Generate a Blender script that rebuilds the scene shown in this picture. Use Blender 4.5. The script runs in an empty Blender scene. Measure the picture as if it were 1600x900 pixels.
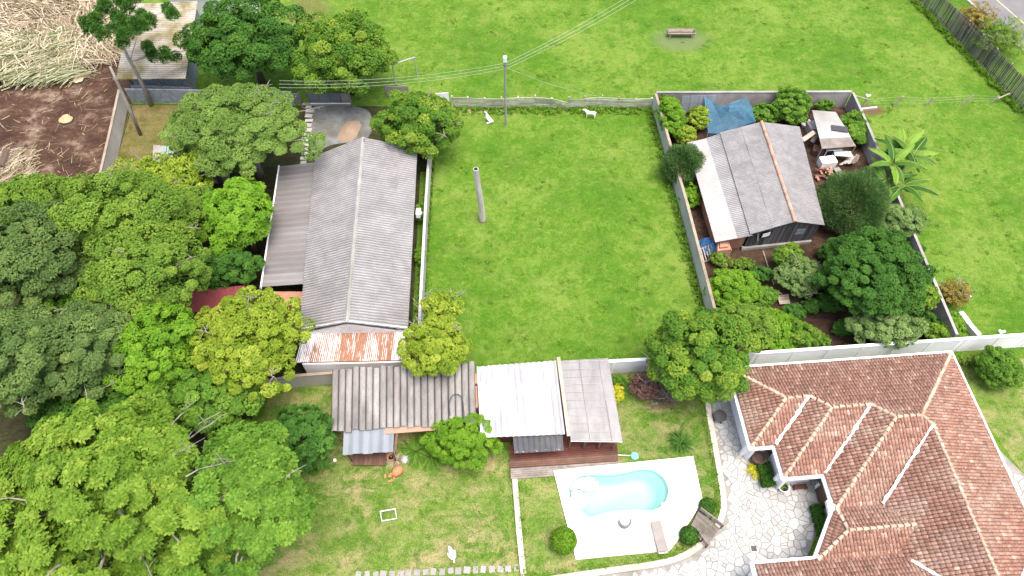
import bpy, bmesh, math, random
import numpy as np
from mathutils import Vector, Matrix
from mathutils.geometry import tessellate_polygon

random.seed(7)
RNG = np.random.default_rng(7)
scene = bpy.context.scene
COL = scene.collection

# ------------------------------------------------------------------ camera
CAM_H, FOC, PITCH = 50.0, 1110.0, math.radians(57)      # drone height, focal length in 1600-px units, tilt below the horizon
cam_data = bpy.data.cameras.new('camera')
cam_data.sensor_width = 36.0
cam_data.lens = 36.0 * FOC / 1600.0
cam_data.clip_start = 0.5
cam_data.clip_end = 2000.0
cam = bpy.data.objects.new('camera', cam_data)
cam.location = (0, 0, CAM_H)
cam.rotation_euler = (math.pi / 2 - PITCH, 0, 0)
COL.objects.link(cam)
scene.camera = cam

# ------------------------------------------------------------------ sky, sun, exposure (bright overcast)
SUN_EL, SUN_AZ = math.radians(77), math.radians(125)      # azimuth clockwise from +Y
world = bpy.data.worlds.new('World')
scene.world = world
world.use_nodes = True
wn = world.node_tree
bg = wn.nodes['Background']
sky = wn.nodes.new('ShaderNodeTexSky')
sky.sky_type = 'NISHITA'
sky.sun_disc = False
sky.sun_elevation = SUN_EL
sky.sun_rotation = SUN_AZ
sky.air_density = 1.0
sky.dust_density = 7.0
sky.ozone_density = 1.0
wn.links.new(sky.outputs[0], bg.inputs[0])
bg.inputs[1].default_value = 0.15
sun_data = bpy.data.lights.new('sun', 'SUN')
sun_data.energy = 0.85
sun_data.angle = math.radians(30)
sun_data.color = (1.0, 0.975, 0.94)
sun = bpy.data.objects.new('sun', sun_data)
sv = Vector((math.sin(SUN_AZ) * math.cos(SUN_EL), math.cos(SUN_AZ) * math.cos(SUN_EL), math.sin(SUN_EL)))
sun.rotation_euler = (-sv).to_track_quat('-Z', 'Y').to_euler()
sun.location = (20, 30, 60)
COL.objects.link(sun)
vs = scene.view_settings
vs.view_transform = 'Standard'
vs.look = 'None'
vs.exposure = 1.44
vs.gamma = 1.0
vs.use_curve_mapping = False
scene.cycles.max_bounces = 6
scene.cycles.diffuse_bounces = 3
scene.cycles.transparent_max_bounces = 8
scene.cycles.use_denoising = True

# ------------------------------------------------------------------ helpers
def at(px, py, z=0.0):
    """point at height z that the photograph shows at (px, py) of its 1600x900 frame"""
    u, v = (px - 800) / FOC, (450 - py) / FOC
    d = Vector((u, math.cos(PITCH) + v * math.sin(PITCH), -math.sin(PITCH) + v * math.cos(PITCH)))
    return Vector((0, 0, CAM_H)) + d * ((z - CAM_H) / d.z)

def mpp(p):
    """metres per photo pixel at a point"""
    f = Vector((0, math.cos(PITCH), -math.sin(PITCH)))
    return (Vector(p) - Vector((0, 0, CAM_H))).dot(f) / FOC

def thing(name, label, cat, loc=(0, 0, 0), group=None):
    o = bpy.data.objects.new(name, None)
    o.empty_display_size = 0.3
    o.location = loc
    COL.objects.link(o)
    o['label'] = label
    o['category'] = cat
    if group:
        o['group'] = group
    return o

def setting(name, loc):
    o = bpy.data.objects.new(name, None)
    o.empty_display_size = 0.3
    o.location = loc
    COL.objects.link(o)
    o['kind'] = 'structure'
    return o

def tag(o, label, cat, group=None):
    o['label'] = label
    o['category'] = cat
    if group:
        o['group'] = group
    return o

PW = {}
def link(name, me, mat=None, parent=None, matrix=None):
    o = bpy.data.objects.new(name, me)
    if mat is not None and not me.materials:
        me.materials.append(mat)
    if matrix is not None:
        o.matrix_basis = matrix
    COL.objects.link(o)
    if parent is not None:
        if parent.name not in PW:
            PW[parent.name] = parent.matrix_basis.copy()
        o.parent = parent
        o.matrix_parent_inverse = PW[parent.name].inverted()
    PW[o.name] = o.matrix_basis.copy()
    return o

class MB:
    """collects shapes, then links them as one mesh object"""
    def __init__(s):
        s.v, s.f = [], []
    def add(s, vs_, fs):
        b = len(s.v)
        s.v += [tuple(p) for p in vs_]
        s.f += [tuple(b + i for i in f) for f in fs]
        return s
    def box(s, c, size, rz=0.0, m=None):
        x, y, z = size[0] / 2, size[1] / 2, size[2] / 2
        R = m if m is not None else Matrix.Rotation(rz, 3, 'Z')
        c = Vector(c)
        p = [c + R @ Vector((sx * x, sy * y, sz * z)) for sz in (-1, 1) for sy in (-1, 1) for sx in (-1, 1)]
        return s.add(p, [(0, 2, 3, 1), (4, 5, 7, 6), (0, 1, 5, 4), (2, 6, 7, 3), (0, 4, 6, 2), (1, 3, 7, 5)])
    def bar(s, a, b, w, h, up=(0, 0, 1)):
        a, b = Vector(a), Vector(b)
        d = b - a
        L = d.length
        y = d.normalized()
        up = Vector(up)
        if abs(y.dot(up)) > 0.98:
            up = Vector((1, 0, 0))
        x = y.cross(up).normalized()
        z = x.cross(y).normalized()
        M = Matrix((x, y, z)).transposed()
        return s.box((a + b) / 2, (w, L, h), m=M)
    def prism(s, poly, z0, z1):
        n = len(poly)
        p = [(q[0], q[1], z0) for q in poly] + [(q[0], q[1], z1) for q in poly]
        area = sum(poly[i][0] * poly[(i + 1) % n][1] - poly[(i + 1) % n][0] * poly[i][1] for i in range(n))
        idx = list(range(n)) if area > 0 else list(range(n))[::-1]
        fs = [tuple(n + i for i in idx), tuple(idx[::-1])]
        for k in range(n):
            i, j = idx[k], idx[(k + 1) % n]
            fs.append((i, j, n + j, n + i))
        return s.add(p, fs)
    def tube(s, pts, rad, n=7, cap=True):
        pts = [Vector(p) for p in pts]
        rad = rad if isinstance(rad, (list, tuple)) else [rad] * len(pts)
        vs_, fs = [], []
        ref = Vector((0.3, 0.9, 0.2))
        for i, p in enumerate(pts):
            d = (pts[min(i + 1, len(pts) - 1)] - pts[max(i - 1, 0)])
            d = d.normalized() if d.length > 1e-6 else Vector((0, 0, 1))
            r = ref if abs(d.dot(ref)) < 0.9 else Vector((1, 0, 0))
            x = d.cross(r).normalized()
            y = d.cross(x)
            for k in range(n):
                a = 2 * math.pi * k / n
                vs_.append(p + (x * math.cos(a) + y * math.sin(a)) * rad[i])
        for i in range(len(pts) - 1):
            for k in range(n):
                a, b = i * n + k, i * n + (k + 1) % n
                fs.append((a, b, b + n, a + n))
        if cap:
            fs.append(tuple(range(n))[::-1])
            fs.append(tuple((len(pts) - 1) * n + k for k in range(n)))
        return s.add(vs_, fs)
    def lathe(s, c, prof, n=16):
        c = Vector(c)
        vs_, fs = [], []
        for r, z in prof:
            for k in range(n):
                a = 2 * math.pi * k / n
                vs_.append(c + Vector((r * math.cos(a), r * math.sin(a), z)))
        for i in range(len(prof) - 1):
            for k in range(n):
                a, b = i * n + k, i * n + (k + 1) % n
                fs.append((a, b, b + n, a + n))
        fs.append(tuple(range(n))[::-1])
        fs.append(tuple((len(prof) - 1) * n + k for k in range(n)))
        return s.add(vs_, fs)
    def build(s, name, mat, parent=None, smooth=False):
        me = bpy.data.meshes.new(name)
        me.from_pydata(s.v, [], s.f)
        if smooth:
            me.polygons.foreach_set('use_smooth', [True] * len(me.polygons))
        me.update()
        return link(name, me, mat, parent)

def np_mesh(name, verts, quads, tint=None, smooth=False):
    me = bpy.data.meshes.new(name)
    n, q = len(verts), len(quads)
    k = quads.shape[1]
    me.vertices.add(n)
    me.vertices.foreach_set('co', np.ascontiguousarray(verts, dtype=np.float32).ravel())
    me.loops.add(q * k)
    me.loops.foreach_set('vertex_index', np.ascontiguousarray(quads, dtype=np.int32).ravel())
    me.polygons.add(q)
    me.polygons.foreach_set('loop_start', np.arange(0, q * k, k, dtype=np.int32))
    if smooth:
        me.polygons.foreach_set('use_smooth', np.ones(q, dtype=bool))
    me.update(calc_edges=True)
    if tint is not None:
        at_ = me.attributes.new('tint', 'FLOAT', 'FACE')
        at_.data.foreach_set('value', np.ascontiguousarray(tint, dtype=np.float32))
    return me

def sheet(name, pts, z, mat, kind='structure', holes=()):
    loops = [[Vector((p[0], p[1], z)) for p in pts]] + [[Vector((p[0], p[1], z)) for p in h] for h in holes]
    tris = tessellate_polygon(loops)
    vs_ = [p for l in loops for p in l]
    out = []
    for t in tris:
        a, b, c = (vs_[i] for i in t)
        out.append(t if (b - a).cross(c - a).z > 0 else (t[0], t[2], t[1]))
    me = bpy.data.meshes.new(name)
    me.from_pydata([tuple(v) for v in vs_], [], out)
    o = link(name, me, mat)
    o['kind'] = kind
    return o

def smooth_path(pts, sub=6, closed=False):
    pts = [Vector(p) for p in pts]
    n = len(pts)
    out = []
    rng = range(n) if closed else range(n - 1)
    for i in rng:
        p0 = pts[(i - 1) % n] if closed or i > 0 else pts[0] * 2 - pts[1]
        p1, p2 = pts[i], pts[(i + 1) % n]
        p3 = pts[(i + 2) % n] if closed or i + 2 < n else p2 * 2 - p1
        for k in range(sub):
            t = k / sub
            out.append(0.5 * ((2 * p1) + (p2 - p0) * t + (2 * p0 - 5 * p1 + 4 * p2 - p3) * t * t + (3 * p1 - p0 - 3 * p2 + p3) * t ** 3))
    if not closed:
        out.append(pts[-1])
    return out

def inside(p, poly):
    x, y = p[0], p[1]
    c = False
    n = len(poly)
    j = n - 1
    for i in range(n):
        xi, yi, xj, yj = poly[i][0], poly[i][1], poly[j][0], poly[j][1]
        if (yi > y) != (yj > y) and x < (xj - xi) * (y - yi) / (yj - yi) + xi:
            c = not c
        j = i
    return c

# ------------------------------------------------------------------ materials
class NT:
    def __init__(s, name):
        s.m = bpy.data.materials.new(name)
        s.m.use_nodes = True
        s.t = s.m.node_tree
        s.b = s.t.nodes['Principled BSDF']
        s.out = s.t.nodes['Material Output']
        s._pos = None
    def n(s, ty, **kw):
        nd = s.t.nodes.new(ty)
        for k, v in kw.items():
            setattr(nd, k, v)
        return nd
    def l(s, a, b):
        s.t.links.new(a, b)
    def pos(s):
        if s._pos is None:
            s._pos = s.n('ShaderNodeNewGeometry').outputs['Position']
        return s._pos
    def obj(s):
        return s.n('ShaderNodeTexCoord').outputs['Object']
    def scaled(s, vec, sc, rot=(0, 0, 0)):
        mp = s.n('ShaderNodeMapping')
        mp.inputs['Scale'].default_value = sc
        mp.inputs['Rotation'].default_value = rot
        s.l(vec, mp.inputs['Vector'])
        return mp.outputs[0]
    def noise(s, scale, detail=4, rough=0.6, vec=None, dist=0.0):
        nd = s.n('ShaderNodeTexNoise')
        nd.inputs['Scale'].default_value = scale
        nd.inputs['Detail'].default_value = detail
        nd.inputs['Roughness'].default_value = rough
        nd.inputs['Distortion'].default_value = dist
        s.l(vec if vec is not None else s.pos(), nd.inputs['Vector'])
        return nd.outputs['Fac']
    def ramp(s, fac, stops, interp='LINEAR'):
        nd = s.n('ShaderNodeValToRGB')
        cr = nd.color_ramp
        cr.interpolation = interp
        while len(cr.elements) < len(stops):
            cr.elements.new(0.5)
        for e, (p, c) in zip(cr.elements, stops):
            e.position = p
            e.color = (c, c, c, 1) if isinstance(c, (int, float)) else (*c, 1)
        s.l(fac, nd.inputs[0])
        return nd.outputs[0]
    def mix(s, fac, a, b, mode='MIX'):
        nd = s.n('ShaderNodeMix', data_type='RGBA', blend_type=mode)
        for sock, v in ((nd.inputs[0], fac), (nd.inputs[6], a), (nd.inputs[7], b)):
            if isinstance(v, (int, float)):
                sock.default_value = v
            elif isinstance(v, tuple):
                sock.default_value = (*v, 1)
            else:
                s.l(v, sock)
        return nd.outputs[2]
    def math(s, op, a, b=0.0):
        nd = s.n('ShaderNodeMath', operation=op)
        for sock, v in ((nd.inputs[0], a), (nd.inputs[1], b)):
            if isinstance(v, (int, float)):
                sock.default_value = v
            else:
                s.l(v, sock)
        return nd.outputs[0]
    def attr(s, name):
        return s.n('ShaderNodeAttribute', attribute_name=name).outputs['Fac']
    def rnd(s):
        return s.n('ShaderNodeObjectInfo').outputs['Random']
    def bump(s, h, strength=0.4, dist=0.02):
        nd = s.n('ShaderNodeBump')
        nd.inputs['Strength'].default_value = strength
        nd.inputs['Distance'].default_value = dist
        s.l(h, nd.inputs['Height'])
        s.l(nd.outputs[0], s.b.inputs['Normal'])
    def done(s, color, rough=0.8, spec=0.3, metal=0.0):
        if isinstance(color, tuple):
            s.b.inputs['Base Color'].default_value = (*color, 1)
        else:
            s.l(color, s.b.inputs['Base Color'])
        if isinstance(rough, (int, float)):
            s.b.inputs['Roughness'].default_value = rough
        else:
            s.l(rough, s.b.inputs['Roughness'])
        s.b.inputs['Specular IOR Level'].default_value = spec
        s.b.inputs['Metallic'].default_value = metal
        return s.m

M = {}
def weathered(name, c1, c2, dirt, scale=1.5, dirt_amt=0.5, streak=(1, 1, 1), rough=0.85, rnd_amt=0.25, fine=14.0, bump=0.3, rib=0.0, rib_to=0.7):
    k = NT(name)
    vec = k.scaled(k.pos(), streak)
    a = k.noise(scale, 6, 0.65, vec)
    b = k.noise(scale * 0.35, 4, 0.6, vec)
    f = k.noise(fine, 3, 0.7, vec)
    c = k.mix(k.ramp(a, [(0.35, 0.0), (0.65, 1.0)]), c1, c2)
    c = k.mix(k.math('MULTIPLY', k.ramp(b, [(0.42, 0.0), (0.66, 1.0)]), dirt_amt), c, dirt)
    c = k.mix(k.math('MULTIPLY', k.ramp(f, [(0.45, 0.0), (0.8, 1.0)]), dirt_amt * 0.8), c, dirt)
    if rib:      # trough dirt, painted darker to give ribs the shading flat light lacks
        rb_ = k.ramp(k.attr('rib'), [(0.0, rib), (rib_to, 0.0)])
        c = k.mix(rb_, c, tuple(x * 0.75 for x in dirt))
    v = k.math('ADD', k.math('MULTIPLY', k.rnd(), rnd_amt), 1 - rnd_amt / 2)
    hs = k.n('ShaderNodeHueSaturation')
    k.l(c, hs.inputs['Color'])
    k.l(v, hs.inputs['Value'])
    k.bump(f, bump, 0.02)
    M[name] = k.done(hs.outputs[0], rough)
    return M[name]

def plain(name, col, rough=0.6, spec=0.3, var=0.12, metal=0.0):
    k = NT(name)
    f = k.noise(3.0, 5, 0.65)
    dark = tuple(c * (1 - var * 2) for c in col)
    c = k.mix(k.ramp(f, [(0.35, 0.0), (0.7, 1.0)]), col, dark)
    M[name] = k.done(c, rough, spec, metal)
    return M[name]

def leafmat(name, stops, trans=0.28, rough=0.5, gain=1.55):
    k = NT(name)
    t = k.attr('tint')
    n_ = k.noise(0.55, 3, 0.6)
    f = k.math('ADD', k.math('MULTIPLY', t, 0.75), k.math('MULTIPLY', n_, 0.25))
    c = k.ramp(f, [(p, tuple(x * gain for x in q)) for p, q in stops])
    k.done(c, rough + 0.1, 0.1)
    tr = k.n('ShaderNodeBsdfTranslucent')
    k.l(k.mix(1.0, c, (1.25, 1.3, 0.5), 'MULTIPLY'), tr.inputs[0])
    mx = k.n('ShaderNodeMixShader')
    mx.inputs[0].default_value = trans
    k.l(k.b.outputs[0], mx.inputs[1])
    k.l(tr.outputs[0], mx.inputs[2])
    k.l(mx.outputs[0], k.out.inputs[0])
    M[name] = k.m
    return k.m

def grassmat(name, dry=0.15, lush=(0.036, 0.112, 0.005), mid=(0.064, 0.150, 0.009), light=(0.14, 0.215, 0.034), tan=(0.26, 0.21, 0.085), mud=None):
    k = NT(name)
    big = k.noise(0.09, 5, 0.6)
    med = k.noise(0.8, 8, 0.75, dist=0.3)
    fine = k.noise(3.2, 8, 0.8)
    tiny = k.noise(11.0, 4, 0.8)
    f = k.math('ADD', k.math('MULTIPLY', big, 0.36), k.math('ADD', k.math('MULTIPLY', med, 0.34), k.math('MULTIPLY', fine, 0.30)))
    c = k.ramp(f, [(0.41, lush), (0.485, mid), (0.57, light)])
    # short dry grass in streaks and blotches
    st = k.noise(1.0, 7, 0.72, k.scaled(k.pos(), (0.55, 0.9, 1), (0, 0, 0.7)), 0.5)
    st2 = k.noise(0.2, 3, 0.6, k.scaled(k.pos(), (1, 1, 1), (0, 0, 1.3)))
    dm = k.math('MULTIPLY', k.ramp(st, [(0.44, 0.0), (0.62, 1.0)]), k.ramp(st2, [(0.35, 0.2), (0.58, 1.0)]))
    c = k.mix(k.math('MULTIPLY', dm, dry), c, tan)
    # darker coarse clumps
    cl = k.noise(0.85, 2, 0.5, k.scaled(k.pos(), (1, 1, 1), (0, 0, 0.4)))
    c = k.mix(k.math('MULTIPLY', k.ramp(cl, [(0.63, 0.0), (0.72, 1.0)]), 0.6), c, tuple(x * 0.7 for x in lush))
    # blade-scale grain
    c = k.mix(k.ramp(tiny, [(0.33, 0.75), (0.52, 0.0)]), c, tuple(x * 0.5 for x in lush))
    c = k.mix(k.ramp(tiny, [(0.53, 0.0), (0.75, 0.7)]), c, tuple(min(1, x * 1.45) for x in light))
    if mud:
        for (x, y, rx, ry, col, amt) in mud:
            sp = k.n('ShaderNodeVectorMath', operation='SUBTRACT')
            k.l(k.pos(), sp.inputs[0])
            sp.inputs[1].default_value = (x, y, 0)
            ln = k.n('ShaderNodeVectorMath', operation='LENGTH')
            k.l(k.scaled(sp.outputs[0], (1 / rx, 1 / ry, 0)), ln.inputs[0])
            d = k.math('ADD', ln.outputs['Value'], k.math('MULTIPLY', k.math('SUBTRACT', fine, 0.5), 1.1))
            c = k.mix(k.ramp(d, [(0.55, amt), (1.15, 0.0)]), c, col)
    k.bump(k.math('ADD', k.math('MULTIPLY', fine, 2.0), tiny), 0.7, 0.06)
    M[name] = k.done(c, 0.9, 0.12)
    return M[name]

def soilmat(name, c1, c2, c3, scale=1.0, litter=(0.3, 0.22, 0.13), lit_amt=0.5):
    k = NT(name)
    a = k.noise(0.35 * scale, 6, 0.65)
    b = k.noise(2.0 * scale, 8, 0.78, k.scaled(k.pos(), (0.5, 1.3, 1), (0, 0, -0.5)), 0.4)
    t = k.noise(9.0, 5, 0.8)
    c = k.ramp(a, [(0.35, c1), (0.52, c2), (0.66, c3)])
    c = k.mix(k.ramp(b, [(0.4, 0.6), (0.55, 0.0)]), c, tuple(x * 0.5 for x in c1))
    c = k.mix(k.math('MULTIPLY', k.ramp(t, [(0.58, 0.0), (0.75, 1.0)]), lit_amt), c, litter)
    k.bump(b, 0.9, 0.12)
    M[name] = k.done(c, 0.95, 0.1)
    return M[name]

# surfaces
tro = at(1063, 62)
p_gate = at(1355, 172)
grassmat('field_grass', 0.16, mud=[(tro.x, tro.y, 3.6, 2.3, (0.115, 0.15, 0.06), 0.85), (p_gate.x, p_gate.y, 2.2, 0.9, (0.11, 0.06, 0.035), 0.9),
                                   (at(480, 20).x, at(480, 20).y, 3.0, 4.0, (0.11, 0.09, 0.04), 0.6),
                                   (at(740, 172).x, at(740, 172).y, 3.5, 0.5, (0.22, 0.19, 0.09), 0.8), (at(754, 344).x, at(754, 344).y, 0.55, 0.5, (0.10, 0.07, 0.04), 0.8)])
grassmat('garden_grass', 0.85, lush=(0.042, 0.108, 0.009), mid=(0.08, 0.155, 0.017), light=(0.165, 0.22, 0.05), tan=(0.33, 0.26, 0.14))
grassmat('verge_grass', 0.1, lush=(0.035, 0.10, 0.008), mid=(0.06, 0.14, 0.012), light=(0.11, 0.19, 0.025))
grassmat('mossy_yard', 0.9, lush=(0.06, 0.075, 0.012), mid=(0.11, 0.105, 0.03), light=(0.16, 0.14, 0.05), tan=(0.22, 0.16, 0.085))
soilmat('red_soil', (0.042, 0.024, 0.016), (0.08, 0.045, 0.030), (0.24, 0.18, 0.13), 1.0, (0.36, 0.28, 0.20), 0.6)
soilmat('garden_soil', (0.04, 0.024, 0.017), (0.065, 0.04, 0.028), (0.10, 0.065, 0.042), 1.0, (0.18, 0.13, 0.085), 0.35)
soilmat('wood_floor_soil', (0.025, 0.028, 0.012), (0.04, 0.038, 0.018), (0.05, 0.06, 0.02), 1.0, (0.12, 0.10, 0.05), 0.3)
weathered('slab', (0.175, 0.19, 0.20), (0.10, 0.108, 0.11), (0.07, 0.065, 0.04), 1.1, 0.85)
weathered('asphalt', (0.19, 0.185, 0.19), (0.155, 0.15, 0.155), (0.11, 0.11, 0.115), 0.7, 0.4)
weathered('concrete', (0.31, 0.30, 0.28), (0.24, 0.235, 0.22), (0.15, 0.14, 0.12), 0.9, 0.55)
weathered('concrete_dark', (0.36, 0.335, 0.32), (0.25, 0.235, 0.225), (0.09, 0.085, 0.08), 0.7, 0.75)
weathered('concrete_pale', (0.43, 0.42, 0.40), (0.36, 0.35, 0.335), (0.22, 0.21, 0.19), 0.8, 0.35)
weathered('old_cap', (0.36, 0.28, 0.21), (0.25, 0.2, 0.16), (0.13, 0.12, 0.08), 2.0, 0.5)
weathered('kerb', (0.44, 0.405, 0.35), (0.37, 0.34, 0.295), (0.26, 0.22, 0.17), 1.2, 0.35)
weathered('stained_plaster', (0.50, 0.465, 0.44), (0.37, 0.34, 0.325), (0.14, 0.13, 0.125), 0.9, 0.6)
weathered('white_paint', (0.86, 0.86, 0.86), (0.82, 0.83, 0.84), (0.62, 0.63, 0.64), 0.6, 0.3)
weathered('deck_white', (0.84, 0.82, 0.80), (0.80, 0.78, 0.76), (0.70, 0.67, 0.63), 0.7, 0.25, bump=0.05)
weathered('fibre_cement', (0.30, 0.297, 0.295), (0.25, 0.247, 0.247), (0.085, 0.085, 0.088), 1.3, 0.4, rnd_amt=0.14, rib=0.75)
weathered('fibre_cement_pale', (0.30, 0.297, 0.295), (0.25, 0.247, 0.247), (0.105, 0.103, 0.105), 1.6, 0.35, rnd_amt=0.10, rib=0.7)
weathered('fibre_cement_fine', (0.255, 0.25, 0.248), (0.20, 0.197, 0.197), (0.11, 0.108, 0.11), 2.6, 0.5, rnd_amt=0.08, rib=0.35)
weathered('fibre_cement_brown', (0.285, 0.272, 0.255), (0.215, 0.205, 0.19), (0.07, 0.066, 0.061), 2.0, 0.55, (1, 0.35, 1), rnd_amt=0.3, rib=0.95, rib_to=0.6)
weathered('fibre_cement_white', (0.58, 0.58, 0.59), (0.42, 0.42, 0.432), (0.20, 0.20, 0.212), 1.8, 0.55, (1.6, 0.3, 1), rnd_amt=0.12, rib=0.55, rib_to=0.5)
weathered('white_sheet', (0.335, 0.33, 0.315), (0.295, 0.29, 0.275), (0.26, 0.25, 0.23), 1.2, 0.4, rnd_amt=0.1)
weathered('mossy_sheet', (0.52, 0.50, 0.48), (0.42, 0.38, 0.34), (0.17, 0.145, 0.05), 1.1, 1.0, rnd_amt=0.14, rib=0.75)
weathered('zinc', (0.19, 0.22, 0.25), (0.155, 0.18, 0.21), (0.11, 0.115, 0.125), 0.9, 0.35, (1, 0.4, 1), rough=0.5, rnd_amt=0.18)
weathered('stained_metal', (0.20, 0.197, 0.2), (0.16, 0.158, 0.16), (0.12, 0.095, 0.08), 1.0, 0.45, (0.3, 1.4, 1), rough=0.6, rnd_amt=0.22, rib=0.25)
weathered('black_sheet', (0.045, 0.05, 0.06), (0.03, 0.033, 0.04), (0.09, 0.085, 0.08), 1.2, 0.4, rough=0.55)
weathered('red_sheet', (0.24, 0.045, 0.05), (0.19, 0.04, 0.042), (0.12, 0.05, 0.045), 1.0, 0.4, rough=0.55)
weathered('wood_grey', (0.25, 0.22, 0.19), (0.17, 0.15, 0.13), (0.08, 0.07, 0.06), 2.0, 0.6, (1, 1, 0.3), rnd_amt=0.5)
weathered('wood_green', (0.46, 0.46, 0.36), (0.36, 0.37, 0.27), (0.18, 0.18, 0.13), 2.0, 0.6, rnd_amt=0.5)
weathered('wood_dark', (0.085, 0.085, 0.09), (0.05, 0.05, 0.055), (0.13, 0.125, 0.12), 2.0, 0.5, (2, 2, 0.4), rnd_amt=0.9)
weathered('wood_red', (0.14, 0.042, 0.028), (0.095, 0.03, 0.022), (0.05, 0.025, 0.02), 1.6, 0.5, rnd_amt=0.5)
weathered('wood_brown', (0.16, 0.085, 0.06), (0.11, 0.06, 0.045), (0.06, 0.04, 0.03), 1.6, 0.5, rnd_amt=0.4)
weathered('wood_pale', (0.42, 0.36, 0.29), (0.32, 0.27, 0.22), (0.18, 0.15, 0.12), 2.0, 0.4, rnd_amt=0.3)
weathered('brick', (0.36, 0.16, 0.10), (0.28, 0.125, 0.08), (0.33, 0.26, 0.2), 2.5, 0.5, rnd_amt=0.35)
weathered('ridge_clay', (0.46, 0.25, 0.17), (0.36, 0.2, 0.14), (0.25, 0.2, 0.17), 2.0, 0.5, rnd_amt=0.4)
weathered('bark_grey', (0.34, 0.315, 0.28), (0.25, 0.23, 0.205), (0.13, 0.12, 0.10), 2.5, 0.6, (1, 1, 0.35))
weathered('post_wood', (0.55, 0.52, 0.47), (0.42, 0.40, 0.36), (0.2, 0.18, 0.15), 2.5, 0.4, (1, 1, 0.3))
weathered('bark_pale', (0.33, 0.31, 0.27), (0.22, 0.2, 0.17), (0.1, 0.09, 0.075), 2.5, 0.5)
weathered('bark_brown', (0.12, 0.085, 0.06), (0.08, 0.06, 0.045), (0.05, 0.04, 0.03), 2.5, 0.5)
weathered('cut_wood', (0.55, 0.36, 0.2), (0.46, 0.28, 0.15), (0.3, 0.17, 0.09), 2.0, 0.4)
weathered('taupe_fabric', (0.27, 0.245, 0.225), (0.24, 0.215, 0.20), (0.2, 0.18, 0.165), 1.5, 0.3)
weathered('terracotta', (0.55, 0.22, 0.10), (0.45, 0.17, 0.08), (0.30, 0.13, 0.08), 2.5, 0.3)
weathered('sand', (0.24, 0.18, 0.13), (0.19, 0.14, 0.10), (0.2, 0.14, 0.09), 1.5, 0.4)
weathered('goat_coat', (0.80, 0.78, 0.73), (0.74, 0.72, 0.66), (0.6, 0.56, 0.48), 3.0, 0.3)
plain('white_plastic', (0.82, 0.82, 0.82), 0.35)
plain('blue_plastic', (0.05, 0.16, 0.36), 0.4)
plain('pool_blue', (0.16, 0.45, 0.62), 0.5)
plain('dark_metal', (0.05, 0.05, 0.055), 0.45)
plain('grey_metal', (0.33, 0.35, 0.36), 0.45)
plain('brown_paint', (0.10, 0.06, 0.045), 0.5)
plain('dark_void', (0.02, 0.018, 0.016), 0.9)
plain('dark_glass', (0.02, 0.025, 0.03), 0.1, 0.5)
plain('grey_wicker', (0.16, 0.17, 0.19), 0.7)
plain('wire', (0.30, 0.33, 0.27), 0.5)
plain('yellow_paint', (0.55, 0.46, 0.2), 0.7)
plain('flower_white', (0.7, 0.7, 0.62), 0.7)
plain('blue_wall', (0.24, 0.28, 0.31), 0.8, var=0.25)
plain('grey_hair', (0.25, 0.25, 0.28), 0.9)
plain('hoof', (0.12, 0.1, 0.09), 0.7)

# foliage colours by kind of plant
leafmat('leaf_lime', [(0.1, (0.045, 0.095, 0.010)), (0.5, (0.09, 0.165, 0.016)), (0.9, (0.19, 0.265, 0.04))], 0.28, 0.5, 1.35)
leafmat('leaf_green', [(0.1, (0.03, 0.075, 0.010)), (0.5, (0.06, 0.13, 0.014)), (0.9, (0.125, 0.21, 0.028))], 0.3, 0.5, 1.6)
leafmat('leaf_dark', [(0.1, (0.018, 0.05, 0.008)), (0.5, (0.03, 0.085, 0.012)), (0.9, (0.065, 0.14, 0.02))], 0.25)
leafmat('leaf_blue', [(0.1, (0.03, 0.06, 0.017)), (0.5, (0.058, 0.10, 0.026)), (0.9, (0.12, 0.17, 0.045))], 0.28)
leafmat('leaf_olive', [(0.1, (0.04, 0.08, 0.012)), (0.5, (0.08, 0.145, 0.018)), (0.9, (0.15, 0.215, 0.03))], 0.3)
leafmat('leaf_yellow', [(0.1, (0.06, 0.11, 0.01)), (0.5, (0.14, 0.20, 0.018)), (0.9, (0.27, 0.31, 0.05))], 0.35)
leafmat('leaf_tipped', [(0.1, (0.03, 0.08, 0.01)), (0.45, (0.055, 0.125, 0.014)), (0.72, (0.13, 0.19, 0.02)), (0.95, (0.28, 0.28, 0.06))], 0.3)
leafmat('leaf_pale', [(0.1, (0.045, 0.09, 0.024)), (0.5, (0.095, 0.155, 0.045)), (0.9, (0.20, 0.265, 0.10))], 0.3)
leafmat('leaf_bright', [(0.1, (0.04, 0.10, 0.008)), (0.5, (0.08, 0.17, 0.012)), (0.9, (0.14, 0.24, 0.022))], 0.32, 0.5, 1.55)
leafmat('leaf_needle', [(0.1, (0.022, 0.055, 0.016)), (0.5, (0.042, 0.09, 0.024)), (0.9, (0.08, 0.13, 0.04))], 0.2)
leafmat('leaf_feather', [(0.1, (0.05, 0.095, 0.018)), (0.5, (0.095, 0.16, 0.032)), (0.9, (0.17, 0.24, 0.06))], 0.35, 0.5, 1.6)
leafmat('leaf_grass', [(0.1, (0.025, 0.075, 0.005)), (0.5, (0.055, 0.13, 0.01)), (0.9, (0.12, 0.19, 0.03))], 0.25, 0.7, 1.6)
leafmat('leaf_purple', [(0.1, (0.06, 0.03, 0.028)), (0.5, (0.11, 0.06, 0.05)), (0.9, (0.17, 0.12, 0.08))], 0.2)
leafmat('leaf_gold', [(0.1, (0.18, 0.19, 0.015)), (0.5, (0.30, 0.30, 0.02)), (0.9, (0.45, 0.40, 0.05))], 0.35)
leafmat('leaf_straw', [(0.1, (0.12, 0.085, 0.05)), (0.5, (0.34, 0.28, 0.19)), (0.9, (0.60, 0.53, 0.39))], 0.1, 0.8, 0.85)
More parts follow.
